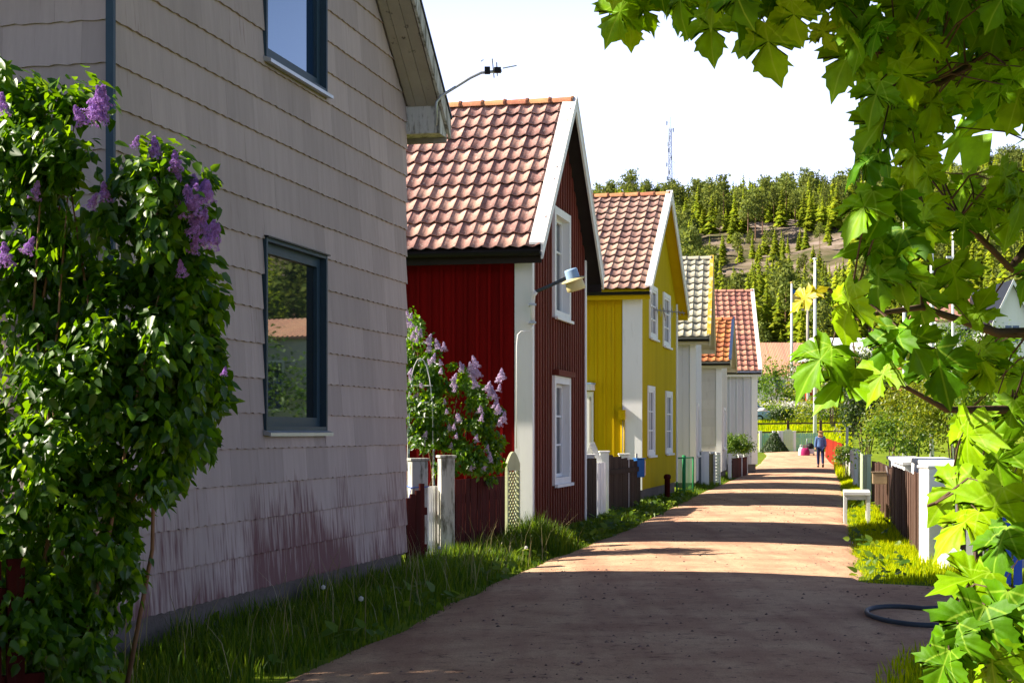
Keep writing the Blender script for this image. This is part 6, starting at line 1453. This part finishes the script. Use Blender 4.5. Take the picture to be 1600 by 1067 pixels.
B = [  # name, label, px, py(centre), Y, (rx, ry, rz), n, leaf, mat, seed
    ('leafy_bush', 'tall leafy bush before the long pink-roofed house', 1214, 610, 138, (3.0, 2.2, 2.6), 2600, .26, 'bush', 11),
    ('flowering_hedge', 'pale flowering hedge above the meadow', 1225, 645, 130, (3.6, 1.6, .9), 1800, .22, 'white_flower', 12),
    ('flowering_hedge', 'green hedge in front of the pale flowering hedge', 1232, 650, 129, (4.4, 1.5, .9), 2200, .22, 'bush', 13),
    ('purple_bush', 'low brownish purple bush at the meadow edge', 1222, 652, 127, (1.3, 1.0, .8), 900, .2, 'bush_dark', 14),
    ('garden_or_shade_tree', 'light green garden tree before the red gable house', 1300, 625, 122, (2.9, 2.2, 2.9), 3600, .22, 'bush_olive', 15),
    ('garden_or_shade_tree', 'white-blossomed bush before the red gable house', 1286, 590, 134, (2.4, 2.0, 1.6), 1800, .22, 'white_flower', 16),
    ('lilac_tree', 'dark lilac tree behind the white and red fences', 1352, 640, 78, (1.75, 1.6, 2.3), 6500, .13, 'bush_dark', 17),
    ('shrub', 'olive green shrub behind the pale fence', 1432, 655, 52, (1.5, 1.3, 1.25), 5200, .10, 'bush_olive', 18),
    ('shrub', 'yellow-green shrub behind the brown fence', 1490, 640, 44, (1.25, 1.2, 1.2), 4200, .09, 'bush_olive', 19),
    ('shrub', 'broad green shrub at the right edge behind the maple', 1560, 640, 42, (1.3, 1.2, 1.4), 3800, .09, 'bush', 20),
    ('shrub', 'green shrub close behind the far end of the brown fence', 1395, 690, 46, (.9, .9, .8), 2200, .09, 'bush', 21),
    ('garden_or_shade_tree', 'green tree under the brown-roofed house', 1500, 560, 90, (3.0, 2.6, 2.2), 3600, .18, 'bush', 22),
    ('garden_or_shade_tree', 'olive tree right of the annex', 1390, 590, 105, (2.6, 2.2, 2.6), 3200, .2, 'bush_olive', 23),
    ('verge_weeds', 'clump of green weeds at the foot of the white fence', 1322, 712, 60, (.42, .5, .40), 900, .09, 'bush', 24),
    ('orchard_tree', 'white-flowered garden tree mirrored in the grey house window', 1975, 640, 40, (1.6, 1.5, 1.4), 2600, .12, 'white_flower', 25),
    ('orchard_tree', 'green garden bush mirrored in the grey house window', 1850, 690, 36, (1.8, 1.4, .9), 2400, .12, 'bush', 26),
    ('orchard_tree', 'large green tree beyond the gardens to the right', 2150, 600, 70, (4, 3.5, 3.0), 3000, .25, 'bush', 27),
]
for (nm, lb, px, py, Y, rad, n, lf, mm, sd) in B:
    x = WX(px, Y); z = hz(x, Y); bush(nm, lb, x, Y, rad, n, lf, M[mm], 'tree' if 'tree' in nm else ('hedge' if 'hedge' in nm else ('weeds' if 'weeds' in nm else 'bush')), None, sd, 26, .32, lf > .15, max(rad[2] * .6, WZ(py, Y) - z))
# lilac blossoms on the dark tree by the road
lt_ = [o for o in C.objects if o.get('label', '').startswith('dark lilac tree')][0]
pmf = panicle_mesh('flower_cluster', M['lilac_pale'], 5, .26, .09, 60)
for k in range(40):
    a_ = rnd.uniform(-2.9, -.2); zz = rnd.uniform(-.7, .8); rr = math.sqrt(max(.05, 1 - zz * zz)) * 1.0
    c = WZ(640, 78) - lt_.location.z
    link('flower_cluster', pmf, lt_, Matrix.Translation((1.7 * rr * math.cos(a_), 1.55 * rr * math.sin(a_), c + 2.2 * zz)))

# --- forest on the hill
def spruce_tpl(seed, H=10.0, slim=.19):
    g = np.random.default_rng(seed); V, F3 = [], []
    lv = 21
    for k in range(lv):
        t = k / (lv - 1); z = H * (.06 + .93 * t); r = H * slim * (1 - t) ** .85 * (.8 + .4 * g.random()) + .1
        nb = max(4, int(10 - 5 * t)); a0 = g.random() * 6.28
        for j in range(nb):
            a = a0 + 6.283 * j / nb + g.uniform(-.25, .25); rr = r * g.uniform(.65, 1.15); c, s = math.cos(a), math.sin(a); w = rr * .26 + .05
            dz = -rr * g.uniform(.15, .5)
            i0 = len(V); zz = z + g.uniform(-.2, .2)
            V += [(0, 0, zz + .25), (c * rr * .55 - s * w, s * rr * .55 + c * w, zz + dz * .7), (c * rr, s * rr, zz + dz), (c * rr * .55 + s * w, s * rr * .55 - c * w, zz + dz * .7), (c * rr * .6, s * rr * .6, zz + dz * .3 + .14)]
            F3 += [(i0, i0 + 1, i0 + 4), (i0 + 1, i0 + 2, i0 + 4), (i0 + 2, i0 + 3, i0 + 4), (i0 + 3, i0, i0 + 4)]
    return np.array(V), np.array(F3)
def pine_tpl(seed, H=11.0):
    g = np.random.default_rng(seed); nc = 32
    cz = H * (.48 + .5 * g.random(nc)); ca = g.random(nc) * 6.283; cr = H * .17 * g.random(nc) ** .6 * (1.15 - .9 * np.clip((cz / H - .6) / .5, 0, 1))
    cen = np.stack([cr * np.cos(ca), cr * np.sin(ca), cz], 1)
    p = np.repeat(cen, 20, 0) + g.normal(size=(nc * 20, 3)) * np.array([.5, .5, .3])
    X, Yv, Z = frames(g.normal(size=p.shape) + np.array([0, 0, .8])); V, F3 = scatter(QUAD_V, QUAD_F, p, X, Yv, Z, .5 + .4 * g.random(len(p)))
    return V, F3
def trunk_mesh(name, H, r0, m, top=.95):
    b = MB(); b.tube([(0, 0, -.5), (.05, 0, H * .5), (0, 0, H * top)], [r0, r0 * .7, r0 * .15], 5); return b.mesh(name, m, True)
sp_t = [spruce_tpl(k, 10, s) for k, s in enumerate((.21, .25, .28, .19))]; pi_t = [pine_tpl(k + 20) for k in range(4)]
sp_me = [mesh_np('crown', v, f, M['spruce']) for v, f in sp_t]; pi_me = [mesh_np('crown', v, f, M['pine']) for v, f in pi_t]
sp_tr = trunk_mesh('trunk', 10, .16, M['bark']); pi_tr = trunk_mesh('trunk', 11, .17, M['pine_bark'], .9)
def in_clearing(px, y):
    if px < 1085 or px > 1345: return False
    c = 398 - .14 * (px - 1100) + 10 * math.sin(px * .05)
    return c - 14 < y < c + 90
T = []; tries = 0; cell = {}
while len(T) < 2300 and tries < 90000:
    tries += 1
    Y = 172 + (520 - 172) * rng.random() ** .85; px = rng.uniform(880, 1720); x = WX(px, Y); z = hz(x, Y); py = HOR - (z - CAM_H) / Y * F_PX
    if Y < 182 and 1175 < px < 1370: continue
    if in_clearing(px, py) and rng.random() < .92: continue
    if Y < 215 and px > 1440 and rng.random() < .7: continue
    dmin = 2.1 if Y < 260 else 2.5
    key = (int(x / 4), int(Y / 4)); bad = False
    for i_ in (-1, 0, 1):
        for j_ in (-1, 0, 1):
            for q in cell.get((key[0] + i_, key[1] + j_), ()):
                if (q[0] - x) ** 2 + (q[1] - Y) ** 2 < dmin ** 2: bad = True
    if bad: continue
    cell.setdefault(key, []).append((x, Y))
    pine = rng.random() < (.16 if Y < 300 else .32)
    s = rng.uniform(.5, 1.08) * (1.0 if Y > 260 else .95)
    if in_clearing(px, py): s *= .6
    if in_clearing(px, py - 50): s *= .78
    T.append((x, Y, z, pine, s, px))
for k in range(260):                                     # wooded hillside right of the frame, mirrored in the windows
    Y = rng.uniform(150, 330); x = Y * rng.uniform(.37, .95); T.append((x, Y, hz(x, Y), rng.random() < .4, rng.uniform(.7, 1.2), 3000))
T.sort(key=lambda t: (t[5] > 1650, t[1]))
def lab(pine, px, Y, s):
    a_ = next(t for q, t in ((1000, 'left above the yellow house'), (1050, 'above the yellow house peak'), (1110, 'above the cream roof'), (1190, 'above the salmon roof'), (1240, 'above the pink roof'), (1290, 'above the red gable house'), (1345, 'left of the maple leaves'), (1440, 'behind the outer maple leaves'), (9999, 'deep behind the maple leaves')) if px < q)
    b_ = 'low on the slope' if Y < 205 else ('midway up the slope' if Y < 255 else 'high on the slope')
    if s < .72: b_ = 'small, ' + b_
    elif s > 1.0: b_ = 'extra tall, ' + b_
    return ('bushy grey-green pine, ' if pine else 'pointed green spruce, ') + b_ + ', ' + a_
# every 1st..nth nearest tree is a thing of its own, the rest of the wood is one mass
SV, SF, PV, PF, TV, TF = [], [], [], [], [], []; no = [0, 0, 0, 0, 0, 0]
nb_ = 0
ttv = np.array([v.co[:] for v in sp_tr.vertices]); ttf = np.array([p_.vertices[:] for p_ in sp_tr.polygons if len(p_.vertices) == 4])
for k, (x, Y, z, pine, s, px) in enumerate(T):
    rz_ = rng.random() * 6.283; q = int(rng.integers(0, 4))
    if k < 290 and px < 1650:
        r_ = empty('pine_tree' if pine else 'spruce_tree', (x, Y, z - .1), rz_, lab(pine, px, Y, s), 'tree', lab(pine, px, Y, s).replace('bushy grey-green ', '').replace('pointed green ', '').replace(',', '')); r_.scale = (s, s, s * rng.uniform(.9, 1.1))
        link('crown', (pi_me if pine else sp_me)[q], r_); link('trunk', pi_tr if pine else sp_tr, r_)
    else:
        tv, tf = (pi_t if pine else sp_t)[q]; c_, s_ = math.cos(rz_) * s, math.sin(rz_) * s
        v2 = np.stack([tv[:, 0] * c_ - tv[:, 1] * s_ + x, tv[:, 0] * s_ + tv[:, 1] * c_ + Y, tv[:, 2] * s + z], 1)
        A, Bf = (PV, PF) if pine else (SV, SF); n0 = sum(len(a) for a in A) if len(A) < 1 else no[1 if pine else 0]
        Bf.append(tf + no[1 if pine else 0]); A.append(v2); no[1 if pine else 0] += len(v2)
        v3 = ttv * s * np.array([1, 1, 1.0]) + np.array([x, Y, z]); TF.append(ttf + no[2]); TV.append(v3); no[2] += len(v3)
wood = empty('distant_forest', (0, 300, 0), 0, 'dense conifer forest covering the upper hillside', 'forest'); wood['kind'] = 'stuff'
off = np.array([0, -300.0, 0])
for nm, A, Bf, m_ in (('spruce_mass', SV, SF, M['spruce']), ('pine_mass', PV, PF, M['pine']), ('trunk_mass', TV, TF, M['pine_bark'])):
    o = link(nm, mesh_np(nm, np.concatenate(A) + off, np.concatenate(Bf), m_), wood); o['kind'] = 'stuff'
